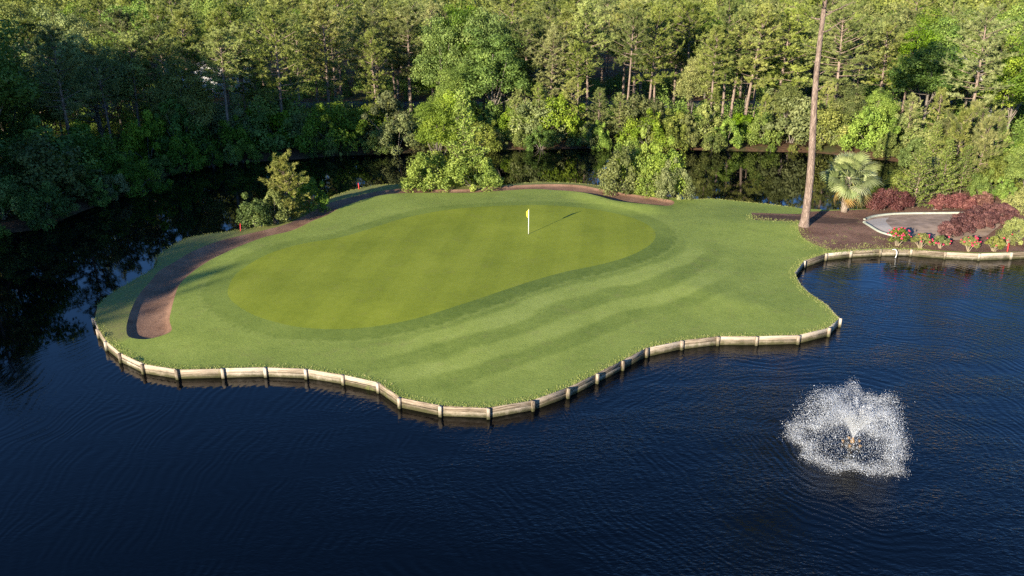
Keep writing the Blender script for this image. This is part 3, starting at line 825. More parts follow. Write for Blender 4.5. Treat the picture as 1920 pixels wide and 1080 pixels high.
def flower_mesh(r):
    g = Geo()
    for k in range(7):
        a = k * 0.9; w = 0.075
        c = np.array([math.cos(a) * 0.055, math.sin(a) * 0.055, 0.012 * k])
        t = np.array([-math.sin(a), math.cos(a), 0]); o = np.array([math.cos(a), math.sin(a), 0.7])
        g.add([c - t * w * .5 - o * .05, c + t * w * .5 - o * .05, c + t * w * .6 + o * .05, c - t * w * .6 + o * .05], q=[(0, 1, 2, 3)])
    g.lathe([(0.001, -0.05), (0.05, -0.03), (0.06, 0.02), (0.001, 0.06)], 7)
    return g.mesh('blossom', M['pink'], True)
FLOWER = flower_mesh(rng)
roses = [(1683,456,1.65,0.95,22,'largest pink rose bush at the curved end of the pale kerb'),
         (1726,461,1.35,0.85,8,'pink rose bush second along the bulkhead from the kerb end'),
         (1764,461,1.15,0.75,6,'small sparse rose bush in front of the hedge tip'),
         (1816,467,1.45,0.75,16,'narrow upright rose bush full of pink blooms before the hedge'),
         (1864,466,1.35,0.8,4,'rose bush with few blooms near the red stake'),
         (1886,456,1.1,0.7,2,'small rose bush tucked behind the one near the stake')]
for i, (u, v, H, R, nf, lab) in enumerate(roses):
    a, c, fl = make_rose(700 + i, H, R, nf)
    proto(f'rose{i}', (a, c), 'rose')
    o = plant(f'rose{i}', 'rose_bush', bed(u, v), None, 1.0, 0.0, lab, 'rose bush', 'rose bushes along the bulkhead', 'stems', 'foliage')
    for p in fl:
        f = link('blossom', FLOWER, o); f.location = p
        f.rotation_euler = (rng.uniform(0.2, 1.0), rng.uniform(-.5, .5), rng.uniform(0, 6)); f.scale = (rng.uniform(.5, .8),) * 3
plant('paleshrub3', 'leafy_shrub', bed(1903, 450), 2.1, 1.15, 0.8, 'yellow-green mounded shrub at the end of the rose bed', 'shrub')
plant('cedar0', 'spreading_cedar', bed(1712, 386), 5.6, 1.05, 0.2, 'wide feathery cedar behind the first burgundy hedge', 'tree')
plant('cedar1', 'spreading_cedar', bed(1762, 372), 6.2, 0.9, 1.2, 'taller cedar between the two back hedges', 'tree')
plant('youngpine2', 'young_pine', bed(1782, 352), 8.8, 0.8, 0.7, 'young pine with pale candles behind the low burgundy hedge', 'pine')
plant('youngpine1', 'young_pine', bed(1826, 360), 8.0, 0.85, 2.2, 'young pine with thin bare stems behind the short burgundy bush', 'pine')
plant('youngpine2', 'young_pine', bed(1850, 340), 8.0, 0.75, 4.0, 'young pine half hidden beside the bright green broadleaf tree', 'pine')
for i_, (k_, u_, v_, h_, w_, l_) in enumerate([('paleshrub1', 1735, 362, 4.2, .9, 'greyish shrub between the two cedars'), ('shrub2', 1765, 350, 4.6, .9, 'olive shrub behind the taller cedar'), ('cedar0', 1800, 362, 5.0, .8, 'small cedar behind the low burgundy hedge'), ('freshshrub0', 1838, 372, 3.0, .8, 'bright shrub behind the short burgundy bush'), ('shrub3', 1862, 366, 4.4, .9, 'olive shrub under the bright low branching tree'), ('greenshrub2', 1880, 378, 2.6, 1.0, 'dark green shrub beside the low branching tree'), ('cedar1', 1740, 340, 6.5, .9, 'cedar standing behind the greyish shrub'), ('paleshrub2', 1812, 340, 5.0, 1.0, 'greyish shrub among the young pine stems'), ('shrub0', 1690, 366, 3.4, .9, 'olive shrub behind the rounded burgundy hedge'), ('freshshrub4', 1880, 345, 5.0, 1.0, 'bright green shrub behind the dark green one'), ('shrub1', 1915, 400, 2.6, 1.0, 'olive shrub at the upper end of the long burgundy hedge'), ('youngpine0', 1760, 330, 7.5, .8, 'young pine standing behind the cedars'), ('youngpine1', 1800, 325, 8.5, .8, 'tall young pine behind the greyish shrub')]):
    plant(k_, 'young_pine' if 'pine' in k_ else 'spreading_cedar' if 'cedar' in k_ else 'leafy_shrub', bed(u_, v_), h_, w_, i_ * 1.3, l_, 'pine' if 'pine' in k_ else 'tree' if 'cedar' in k_ else 'shrub')
plant('fresh1', 'broadleaf_tree', bed(1912, 385), 6.6, 1.0, 0.4, 'bright green low branching tree over the end of the hedge', 'tree')
plant('fresh3', 'broadleaf_tree', bed(1935, 350), 8.0, 1.0, 1.9, 'bright green tree behind the low branching one', 'tree')

# ---------------------------------------------------------------- palm
def make_palm():
    loc = bed(1583, 393)
    root = tag(empty('sabal_palm', loc, 0.3), 'fan palm with criss-cross trunk boots and browned lower fronds', 'palm')
    M['palmleaf'] = leaf_mat('palm_fronds', (0.10, 0.15, 0.05), (0.24, 0.30, 0.11), (0.50, 0.54, 0.26), 0.2, 0.4, 0.4, 0.5)
    M['palmdry'] = leaf_mat('dry_fronds', (0.16, 0.15, 0.03), (0.30, 0.24, 0.06), (0.40, 0.24, 0.07), 0.25, 0.2, 0.6, 0.5)
    M['boot'] = bark_mat('palm_boots', (0.26, 0.20, 0.145), (0.50, 0.41, 0.32), 8)
    g = Geo(); TH = 3.1
    g.tube([(0, 0, -0.2), (0.02, 0, TH * .5), (0, 0.02, TH + .25)], [0.30, 0.27, 0.22], 10)
    link('trunk', g.mesh('trunk', M['boot'], True), root)
    gb = Geo()
    gb.add([(-0.11, 0, 0), (0.11, 0, 0), (0.07, 0.10, 0.26), (-0.07, 0.10, 0.26), (0.02, 0.24, 0.50), (-0.02, 0.24, 0.50), (-0.11, -.05, 0), (0.11, -.05, 0), (0.07, 0.05, 0.28), (-0.07, 0.05, 0.28)], q=[(0, 1, 2, 3), (3, 2, 4, 5), (7, 6, 9, 8), (0, 3, 9, 6), (1, 7, 8, 2)])
    boot = gb.mesh('trunk_boot', M['boot'])
    for i in range(42):
        a = i * 2.4; h = 0.08 + i / 42 * (TH - 0.25)
        b_ = link('trunk_boot', boot, root); b_.location = (math.cos(a) * 0.25, math.sin(a) * 0.25, h); b_.rotation_euler = (0, 0, a - math.pi / 2)
    def frond_mesh(name, mat, seed, droop):
        r = np.random.default_rng(seed); g = Geo(); tints = []
        Lp = 1.15
        s = np.linspace(0, 1, 5); pet = np.stack([np.zeros(5), s * Lp, -droop * 0.25 * s ** 2], 1)
        g.tube(pet, np.linspace(0.028, 0.014, 5), 4, False); tints += [0.6] * 16
        hub = pet[-1]; n = 34
        for j in range(n):
            a = (j / (n - 1) - 0.5) * 4.0
            L = 1.0 * (1 - 0.30 * (abs(a) / 2.0) ** 2) * r.uniform(0.9, 1.08)
            d = np.array([math.sin(a), math.cos(a), 0.28 * abs(math.sin(a)) + (0.05 if j % 2 else -0.05)]); d /= np.linalg.norm(d)
            t = np.array([math.cos(a), -math.sin(a), 0])
            rows = []
            for k, (ss, w) in enumerate(((0.03, 0.010), (0.45, 0.050), (0.75, 0.030), (1.0, 0.004))):
                c = hub + d * L * ss + np.array([0, 0, -1]) * (droop * 0.55 * ss ** 2.6 * L) 
                rows += [c - t * w, c + t * w]
            g.add(rows, q=[(0, 1, 3, 2), (2, 3, 5, 4), (4, 5, 7, 6)])
            tints += list(np.clip(r.normal(0.55, 0.12) + np.array([-0.1, 0, 0.12]), 0, 1))
        return g.mesh(name, M[mat], False, {'tint': ('FACE', tints)})
    fm = [frond_mesh(f'frond_{k}', 'palmleaf', 800 + k, d) for k, d in enumerate((0.35, 0.7, 1.05))]
    dm = frond_mesh('frond_dry', 'palmdry', 810, 1.3)
    r = np.random.default_rng(5)
    NF = 56
    for i in range(NF):
        t = i / (NF - 1); az = i * 2.399 + r.uniform(-.25, .25)
        el = math.radians(88 - 126 * t ** 0.8) + r.normal(0, 0.16)
        dry = t > 0.92
        o = link('frond', dm if dry else fm[r.integers(0, 3)], root)
        if dry: o['label'] = 'browned drooping frond'
        o.location = (math.cos(az) * .12, math.sin(az) * .12, TH + 0.35 - 0.45 * t)
        o.rotation_euler = (Matrix.Rotation(az - math.pi / 2, 3, 'Z') @ Matrix.Rotation(el, 3, 'X') @ Matrix.Rotation(r.normal(0, .6), 3, 'Y')).to_euler()
        sc = r.uniform(1.05, 1.3); o.scale = (sc, sc, sc)
make_palm()

# ---------------------------------------------------------------- the tall pine by the green
def tall_pine():
    base = px(1507, 425, 0.72)
    root = tag(empty('tall_pine', (float(base[0]), float(base[1]), 0.62)), 'very tall pine with long bare trunk standing at the mulch bed edge', 'pine')
    H = 27.0; r = np.random.default_rng(31)
    def ax(t):
        t = np.asarray(t, float)
        return np.stack([-0.75 * t * H / 20 + 0.22 * np.sin(t * 9) * (1 - t), 0.1 * np.sin(t * 5), H * t], -1)
    tt = np.r_[-0.012, 0.0, 0.012, 0.03, np.linspace(0.07, 1, 20)]
    rad = np.interp(tt, [-0.02, 0, 0.012, 0.03, 0.08, 0.2, 0.55, 0.7, 1.0], [0.68, 0.54, 0.43, 0.365, 0.325, 0.295, 0.20, 0.17, 0.05])
    g = Geo(); g.tube(ax(tt), rad, 14)
    link('trunk', g.mesh('trunk', M['bigbark'], True), root)
    # limbs seen below the top of the picture, then the crown above it
    limbs = [(0.655, 0.35, 2.9, 0.10, 0), (0.635, 2.85, 2.6, 0.22, 1), (0.60, 0.15, 2.3, 0.25, 0), (0.475, 0.3, 0.9, 0.25, 2), (0.51, 3.6, 0.6, 0.2, 2), (0.43, -0.2, 0.8, 0.35, 2), (0.665, 3.9, 1.6, 0.3, 1), (0.645, -0.6, 1.2, 0.3, 2), (0.70, 1.9, 2.4, 0.25, 1), (0.69, 0.1, 1.1, 0.2, 2)]
    TC, TD, TT = [], [], []
    def limb(h, az, L, el, kind, rb=0.075):
        gl = Geo(); p0 = ax(h); s = np.linspace(0, 1, 7)[:, None]
        d = np.array([math.cos(az) * math.cos(el), math.sin(az) * math.cos(el), math.sin(el)])
        side = np.array([-math.sin(az), math.cos(az), 0])
        path = p0 + d * L * s + side * 0.09 * L * np.sin(s * 5 + h * 40) + np.array([0, 0, 1]) * (0.13 * L * s ** 2 - 0.05 * L * np.sin(s * 6))
        gl.tube(path, np.linspace(rb, 0.014, 7), 6)
        if kind != 2:
            for k in range(9):
                i = r.integers(2, 7); q = path[i]; dd = unit(d * .7 + side * r.uniform(-1, 1) + [0, 0, r.uniform(-.1, .6)])
                l = L * r.uniform(0.15, 0.34)
                e = q + dd * l; gl.tube([q, (q + e) / 2 + [0, 0, .03], e], [0.022, 0.015, 0.006], 4, False)
                if kind == 1 or i > 4:
                    m = 9 if kind == 1 else 2
                    TC.append(q + dd * l * r.uniform(.4, 1.1, (m, 1)) + r.normal(0, 0.16, (m, 3))); TD.append(np.tile(unit(dd + [0, 0, .6]), (m, 1))); TT.append(r.uniform(.35, .8, m))
        o = link('limb', gl.mesh('limb', M['bigbark'], True), root)
        return o
    for a in limbs: limb(*a)
    for i in range(34):
        t = (i + r.random()) / 34; h = 0.70 + 0.29 * t
        L = 3.6 * ((1 - t) ** .55 * min(1, .5 + 2.4 * t) + .15) * r.uniform(.7, 1.1)
        limb(h, i * 2.4 + r.uniform(-.4, .4), L, 0.05 + 0.8 * t, 1, 0.06)
    TC, TD, TT = np.vstack(TC), np.vstack(TD), np.concatenate(TT)
    V, T = needles(TC, TD, r, 10, 0.36, 0.05)
    link('crown', mesh('tall_pine_crown', V, T, None, M['pine'], False, {'tint': ('FACE', np.repeat(TT, 10))}), root)
tall_pine()

# ---------------------------------------------------------------- timber bulkhead
def wood_mat():
    m, nt, out = new_mat('weathered_timber'); b = NB(nt); r = b.orand()
    oc = b.objc()
    v = b.n('ShaderNodeVectorMath', {0: b.mapping(oc, (1.2, 10, 14)), 1: b.n('ShaderNodeCombineXYZ', {0: b.math('MULTIPLY', r, 91.0), 1: b.math('MULTIPLY', r, 37.0), 2: 0.0}).outputs[0]}, operation='ADD').outputs[0]
    n = b.noise(v, 1.6, 5, 0.65); n2 = b.noise(v, 5.0, 3, 0.7)
    f = b.math('ADD', b.math('MULTIPLY', n, 0.6), b.math('ADD', b.math('MULTIPLY', n2, 0.25), b.math('MULTIPLY', r, 0.22)))
    ramp = nt.nodes.new('ShaderNodeValToRGB'); e = ramp.color_ramp.elements
    e[0].position = 0.38; e[0].color = (0.075, 0.052, 0.032, 1); e[1].position = 0.72; e[1].color = (0.62, 0.53, 0.42, 1)
    x = e.new(0.50); x.color = (0.36, 0.285, 0.205, 1)
    nt.links.new(f, ramp.inputs[0])
    pz = b.n('ShaderNodeSeparateXYZ', {0: b.pos()}).outputs[2]
    alg = b.math('MULTIPLY', b.mapr(b.math('ADD', pz, b.math('MULTIPLY', b.math('SUBTRACT', b.noise(b.pos(), 2.5, 4, .7), .5), 0.5)), 0.38, 0.06), 0.94)
    col = b.mix(alg, ramp.outputs[0], (0.05, 0.05, 0.018))
    moss = b.mapr(b.noise(b.pos(), 1.1, 5, .75), 0.60, 0.70, 0, 0.55)
    col = b.mix(moss, col, (0.15, 0.18, 0.045))
    b.bsdf(out, col, 0.85, 0.2, b.bump(b.math('ADD', n, n2), 0.7, 0.02))
    return m
M['wood'] = wood_mat()
def bevel_box(lo, hi, bv=0.012):
    (x0, y0, z0), (x1, y1, z1) = lo, hi
    g = Geo()
    sec = [(y0 + bv, z0), (y1 - bv, z0), (y1, z0 + bv), (y1, z1 - bv), (y1 - bv, z1), (y0 + bv, z1), (y0, z1 - bv), (y0, z0 + bv)]
    V = [(x0, a, c) for a, c in sec] + [(x1, a, c) for a, c in sec]
    g.add(V, t=[(0, i + 1, i) for i in range(1, 7)] + [(8, 8 + i, 9 + i) for i in range(1, 7)], q=[(i, (i + 1) % 8, 8 + (i + 1) % 8, 8 + i) for i in range(8)])
    return g
def bulkhead():
    root = tag(empty('timber_bulkhead', (float(posts_w[13][0]), float(posts_w[13][1]), 0)), 'weathered timber retaining wall with posts around the lawn edge', 'retaining wall')
    off = Vector(root.location)
    boards = [bevel_box((0.0, -0.035, 0.0), (1.0, 0.035, 0.272)).mesh(f'board_{k}', M['wood']) for k in range(2)]
    pg = bevel_box((-0.6, -0.085, -0.085), (0.575, 0.085, 0.085), 0.02); 
    pm = pg.mesh('post', M['wood'])
    P = posts_w
    n = len(P); ctr = np.array([-2.0, 60])
    for i in range(n):
        t = P[min(i + 1, n - 1)] - P[max(i - 1, 0)]; t = t / np.linalg.norm(t)
        nrm = np.array([t[1], -t[0]])
        p = P[i] + nrm * 0.135; hid = 25 <= i <= 28
        o = link('post', pm, root)
        o.matrix_local = Matrix.Translation(Vector((p[0], p[1], -0.16 if hid else 0)) - off) @ Matrix.Rotation(math.atan2(t[1], t[0]) + rng.normal(0, .06), 4, 'Z') @ Matrix.Rotation(rng.normal(0, .02), 4, 'X') @ Matrix.Rotation(-math.pi / 2, 4, 'Y')
        if i < n - 1:
            a, b_ = P[i], P[i + 1]; d = b_ - a; L = np.linalg.norm(d); d /= L; nn = np.array([d[1], -d[0]])
            for k, z in enumerate((-0.32, -0.02, 0.275)):
                o = link('board', boards[k % 2], root)
                q = a + nn * (0.045 + rng.uniform(-.006, .006)) - d * 0.01
                o.matrix_local = Matrix.Translation(Vector((q[0], q[1], z + rng.uniform(-.008, .012))) - off) @ Matrix.Rotation(math.atan2(d[1], d[0]), 4, 'Z') @ Matrix.Rotation(rng.normal(0, .004), 4, 'Y') @ Matrix.Diagonal((L + 0.02, 1, 1, 1))
bulkhead()

# ---------------------------------------------------------------- grass blades along turf edges
def turf_edges():
    r = np.random.default_rng(77); C = []
    wall = coast[:n_wall - 1]; seg = np.diff(wall, axis=0)
    ok = wall[:-1, 0] < 27
    for (a, s) in zip(wall[:-1][ok], seg[ok]):
        k = 55; t = r.random((k, 1)); nn = np.array([-s[1], s[0]]) / np.linalg.norm(s)
        C.append(a + s * t + nn * (r.random((k, 1)) ** 2.2 * 0.5 - 0.05))
    for poly in (bunker,):
        o = offset_poly(poly, 0.0); nx = np.roll(o, -1, 0) - o
        for a, s in zip(o, nx):
            k = 34; t = r.random((k, 1)); nn = np.array([s[1], -s[0]]) / np.linalg.norm(s)
            area = 1
            C.append(a + s * t + nn * r.uniform(0.0, 0.22, (k, 1)))
    mp = mulch[(mulch[:, 0] < 33) & (mulch[:, 1] < 70)]
    for a in mp:
        k = 60; C.append(a + r.normal(0, .38, (k, 2)))
    for k_ in range(60):
        a = px(r.uniform(1510, 1740), r.uniform(440, 466), .7)[:2]; k = 14; C.append(a + r.normal(0, .14, (k, 2)))
    back = coast[n_wall + 3:]
    for a, s in zip(back[:-1], np.diff(back, axis=0)):
        if a[0] > 27 or np.linalg.norm(s) > 2: continue
        k = 40; C.append(a + s * r.random((k, 1)) + r.normal(0, .12, (k, 2)))
    C = np.vstack(C)
    C = C[~inside(C, bunker)]
    z = land_z(C)
    n = len(C); d = unit(r.normal(size=(n, 3)) * [.6, .6, .2] + [0, 0, 0.8]); L = r.uniform(.05, .12, (n, 1))
    side = unit(np.cross(d, r.normal(size=(n, 3)))) * .018
    B = np.c_[C, z - 0.01]
    V = np.stack([B - side, B + side, B + d * L], 1).reshape(-1, 3)
    M['blade'] = leaf_mat('grass_blades', (0.16, 0.20, 0.035), (0.26, 0.30, 0.07), (0.42, 0.38, 0.15), 0.25, 0.2, 0.6, 0.0)
    o = link('grass', mesh('grass', V, np.arange(3 * n).reshape(-1, 3), None, M['blade'], False, {'tint': ('FACE', np.clip(r.normal(.5, .2, n), 0, 1))}))
    tag(o, 'rough grass fringe overhanging the timber edge and bunker lip', 'grass', kind='stuff')
turf_edges()

# ---------------------------------------------------------------- flagstick
def flagstick():
    b0 = px(991, 438, 0.95); z0 = float(land_z([b0[:2]])[0])
    root = tag(empty('flagstick', (float(b0[0]), float(b0[1]), z0)), 'white golf flagstick with limp yellow flag on the green', 'flag')
    M['white'] = plain_mat('white_paint', (0.82, 0.81, 0.78), 0.4, 0.5, 0.05)
    M['yellow'] = plain_mat('yellow_cloth', (0.80, 0.62, 0.06), 0.8, 0.2, 0.12, 8)
    M['black'] = plain_mat('dark_cup', (0.012, 0.012, 0.012), 0.8, 0.2)
    g = Geo(); g.tube([(0, 0, -0.1), (0, 0, 1.0), (0, 0, 2.1)], [0.028, 0.026, 0.023], 8)
    link('pole', g.mesh('pole', M['white'], True), root)
    g = Geo(); g.lathe([(0.001, 2.16), (0.03, 2.15), (0.036, 2.12), (0.028, 2.09)], 8)
    link('finial', g.mesh('finial', M['yellow'], True), root)
    # limp cloth folded beside the pole
    n, k = 9, 8; V = []
    for i in range(n):
        s = i / (n - 1)
        for j in range(k):
            t = j / (k - 1)
            x = -0.03 - 0.18 * t * (1 - 0.55 * s) + 0.02 * math.sin(9 * t + 4 * s)
            y = 0.075 * math.sin(7.5 * t + 1.5 * s) * t
            V.append((x, y, 2.08 - 0.55 * s - 0.18 * t))
    q = [(i*k+j, i*k+j+1, (i+1)*k+j+1, (i+1)*k+j) for i in range(n-1) for j in range(k-1)]
    V = np.array(V); nv = len(V)
    V2 = np.vstack([V, V + [0, 0.006, 0]]); q2 = q + [tuple(reversed([a + nv for a in f])) for f in q]
    link('flag', mesh('flag', V2, None, q2, M['yellow'], True), root)
    g = Geo(); g.lathe([(0.001, 0.012), (0.054, 0.012), (0.062, 0.016), (0.062, -0.08)], 18)
    link('cup', g.mesh('cup', M['black']), root)
flagstick()

# ---------------------------------------------------------------- cart path turn and its kerbs
def kerb(name, pts, mat, w=0.22, h=0.13):
    Cn = resample(spline(pts), 0.35); T = np.gradient(Cn, axis=0); T /= np.linalg.norm(T, axis=1, keepdims=True); N = np.stack([-T[:, 1], T[:, 0]], 1)
    g = Geo(); z = land_z(Cn)
    sec = [(-w/2, -0.1), (-w/2, h - .03), (-w/2 + .03, h), (w/2 - .03, h), (w/2, h - .03), (w/2, -0.1)]
    V = np.stack([np.c_[Cn + N * a, z + c] for a, c in sec], 1); k = len(sec); n = len(Cn)
    q = [(i*k+j, i*k+j+1, (i+1)*k+j+1, (i+1)*k+j) for i in range(n-1) for j in range(k-1)]
    g.add(V.reshape(-1, 3), t=[(0, j, j + 1) for j in range(1, k-1)] + [((n-1)*k, (n-1)*k+j+1, (n-1)*k+j) for j in range(1, k-1)], q=q)
    return tag(link(name, g.mesh(name, M[mat])), kind='structure')
kerb('path_kerb', W(far_k, 0.85), 'kerbgreen', 0.24, 0.14)
kerb('path_kerb', W(near_k, 0.85), 'kerbgreen', 0.24, 0.12)

# ---------------------------------------------------------------- stakes, hose, culvert
M['red'] = plain_mat('red_paint', (0.55, 0.02, 0.02), 0.5, 0.4, 0.1)
def stake(u, v, label, h=0.62):
    p = px(u, v, 0.6); z = float(land_z([p[:2]])[0])
    o = tag(empty('hazard_stake', (float(p[0]), float(p[1]), z)), label, 'stake', 'red hazard stakes at the water edge')
    g = Geo(); g.add([(-.04, -.04, -.1), (.04, -.04, -.1), (.04, .04, -.1), (-.04, .04, -.1), (-.04, -.04, h), (.04, -.04, h), (.04, .04, h), (-.04, .04, h), (0, 0, h + .05)], t=[(4, 5, 8), (5, 6, 8), (6, 7, 8), (7, 4, 8)], q=[(0, 1, 5, 4), (1, 2, 6, 5), (2, 3, 7, 6), (3, 0, 4, 7)])
    link('shaft', g.mesh('shaft', M['red']), o)
    o.rotation_euler = (rng.normal(0, .05), rng.normal(0, .05), .4)
stake(451, 432, 'red hazard stake beside the low evergreen shrub')
stake(673, 353.5, 'red hazard stake on the mound behind the bunker')
stake(1889, 470, 'red hazard stake behind the bulkhead by the last rose bush')
M['hose'] = plain_mat('white_plastic', (0.78, 0.76, 0.72), 0.5, 0.4, 0.05)
hp = px(1677, 469, 0.6)
g = Geo(); g.tube(spline([(-.12, .1, .0), (0, -.12, .10), (.10, -.24, -.08), (.10, -.26, -.35), (.04, -.27, -.56)], k=4), 0.03, 7)
ho = link('drain_hose', g.mesh('drain_hose', M['hose'], True)); ho.location = (float(hp[0]), float(hp[1]), 0.60)
tag(ho, 'short white hose hanging over the timber wall', 'hose')
cp_ = at(85, 87.5, 0.6)
co = tag(empty('culvert_box', ground((-57.8, 83.0, 0))), 'weathered concrete culvert box on the shaded bank', 'culvert')
g = Geo(); g.box((-0.9, -0.7, -0.3), (0.9, 0.7, 0.75)); link('box', g.mesh('box', M['concrete']), co)
g = Geo(); g.box((-1.05, -0.85, 0.753), (1.05, 0.85, 0.9)); link('lid', g.mesh('lid', M['concrete']), co)

# ---------------------------------------------------------------- fountain
def fountain():
    r = np.random.default_rng(99)
    root = tag(empty('pond_fountain', (float(FOUNT[0]), float(FOUNT[1]), 0)), 'floating pond fountain throwing a wide white spray', 'fountain')
    M['tan'] = plain_mat('tan_plastic', (0.24, 0.15, 0.07), 0.6, 0.4, 0.3, 12)
    M['dark'] = plain_mat('dark_plastic', (0.03, 0.028, 0.025), 0.5, 0.4)
    g = Geo(); g.lathe([(0.30, -0.12), (0.42, -0.02), (0.42, 0.06), (0.34, 0.12), (0.16, 0.14), (0.001, 0.14)], 18)
    link('float', g.mesh('float', M['dark'], True), root)
    g = Geo(); g.lathe([(0.10, 0.12), (0.10, 0.26), (0.055, 0.32), (0.05, 0.42), (0.03, 0.42)], 12)
    link('nozzle', g.mesh('nozzle', M['tan'], True), root)
    gl = Geo(); gl.lathe([(0.001, -0.10), (0.075, -0.09), (0.085, 0.05), (0.10, 0.10), (0.095, 0.12), (0.001, 0.11)], 10); lm = gl.mesh('light_canister', M['tan'], True)
    for k in range(5):
        a = k * 1.257 + 0.3
        o = link('light_canister', lm, root); o.location = (math.cos(a) * .40, math.sin(a) * .40, 0.12); o.scale = (.7, .7, .7); o.rotation_euler = (-0.25 * math.sin(a), 0.25 * math.cos(a), 0)
    n = 110000
    sheet_ = r.random(n)
    R = np.where(sheet_ < 0.75, r.normal(2.18, 0.20, n), r.uniform(0.9, 2.5, n))
    A = np.where(sheet_ < 0.75, r.normal(1.95, 0.13, n), r.uniform(1.0, 1.9, n)) 
    az = r.uniform(0, 6.2832, n)
    core = r.random(n) < 0.45
    R = np.where(core, 2.3 * np.sqrt(r.random(n)), R); A = np.where(core, r.normal(1.95, .13, n), A)
    pulse = 1 + 0.09 * np.sin(az * 5 + 1) + 0.06 * np.sin(az * 11)
    s = np.clip(np.where(core, r.random(n) ** 1.25 * 0.26, r.random(n)), 0.004, 1)
    rr = R * pulse * (1 - (1 - s) ** 1.35); z = 0.42 * (1 - s) + 4 * A * pulse * s * (1 - s)
    jit = 0.010 + 0.13 * s ** 1.4
    X = np.cos(az) * rr + r.normal(0, 1, n) * jit - 0.22 * s ** 2; Y = np.sin(az) * rr + r.normal(0, 1, n) * jit; Z = np.maximum(z + r.normal(0, 1, n) * jit, 0.02)
    size = r.lognormal(math.log(0.0040), 0.45, n) * (0.8 + 0.75 * s + 1.3 * core)
    # splash crown where the drops land
    m = 34000; a2 = r.uniform(0, 6.2832, m); rad = r.normal(2.18, 0.26, m) * (1 + 0.09 * np.sin(a2 * 5 + 1) + 0.06 * np.sin(a2 * 11))
    X = np.r_[X, np.cos(a2) * rad - .22]; Y = np.r_[Y, np.sin(a2) * rad]; Z = np.r_[Z, 0.015 + np.abs(r.normal(0, 0.13, m)) ** 1.2]; size = np.r_[size, r.lognormal(math.log(0.0048), 0.45, m)]
    N = len(X)
    tet = np.array([(1, 0, -0.6), (-0.5, 0.87, -0.6), (-0.5, -0.87, -0.6), (0, 0, 1.2)], float); tf = np.array([(0, 1, 2), (0, 3, 1), (1, 3, 2), (2, 3, 0)])
    vel = np.zeros((N, 3)); dr = 1.35 * R * pulse * (1 - s) ** 0.35 + 0.05; dz = -0.42 + 4 * A * pulse * (1 - 2 * s)
    vel[:n] = np.stack([np.cos(az) * dr, np.sin(az) * dr, dz], 1); vel[n:] = r.normal(size=(m, 3)) + [0, 0, .6]
    W_ = unit(vel); U_ = unit(np.cross(W_, [0.3, 0.9, 0.2])); V_ = np.cross(W_, U_)
    size = size * r.choice([0.75, 1.0, 1.5], N, p=[.5, .35, .15])
    st = r.uniform(1.4, 3.2, N)[:, None, None]
    V = (np.stack([X, Y, Z], 1)[:, None] + size[:, None, None] * (tet[None, :, :1] * U_[:, None] + tet[None, :, 1:2] * V_[:, None] + st * tet[None, :, 2:] * W_[:, None])).reshape(-1, 3)
    V[:, 2] = np.maximum(V[:, 2], 0.006)
    F = (tf[None] + (np.arange(N) * 4)[:, None, None]).reshape(-1, 3)
    mt, nt, out = new_mat('water_drops'); b = NB(nt)
    p = b.n('ShaderNodeBsdfPrincipled', {'Base Color': (0.86, 0.88, 0.9, 1), 'Roughness': 0.25, 'Specular IOR Level': 0.5})
    t = b.n('ShaderNodeBsdfTranslucent', {'Color': (0.9, 0.92, 0.95, 1)})
    nt.links.new(b.n('ShaderNodeMixShader', {0: 0.4, 1: p.outputs[0], 2: t.outputs[0]}).outputs[0], out.inputs['Surface'])
    tag(link('water_spray', mesh('water_spray', V, F, None, mt), root), kind='stuff')
fountain()

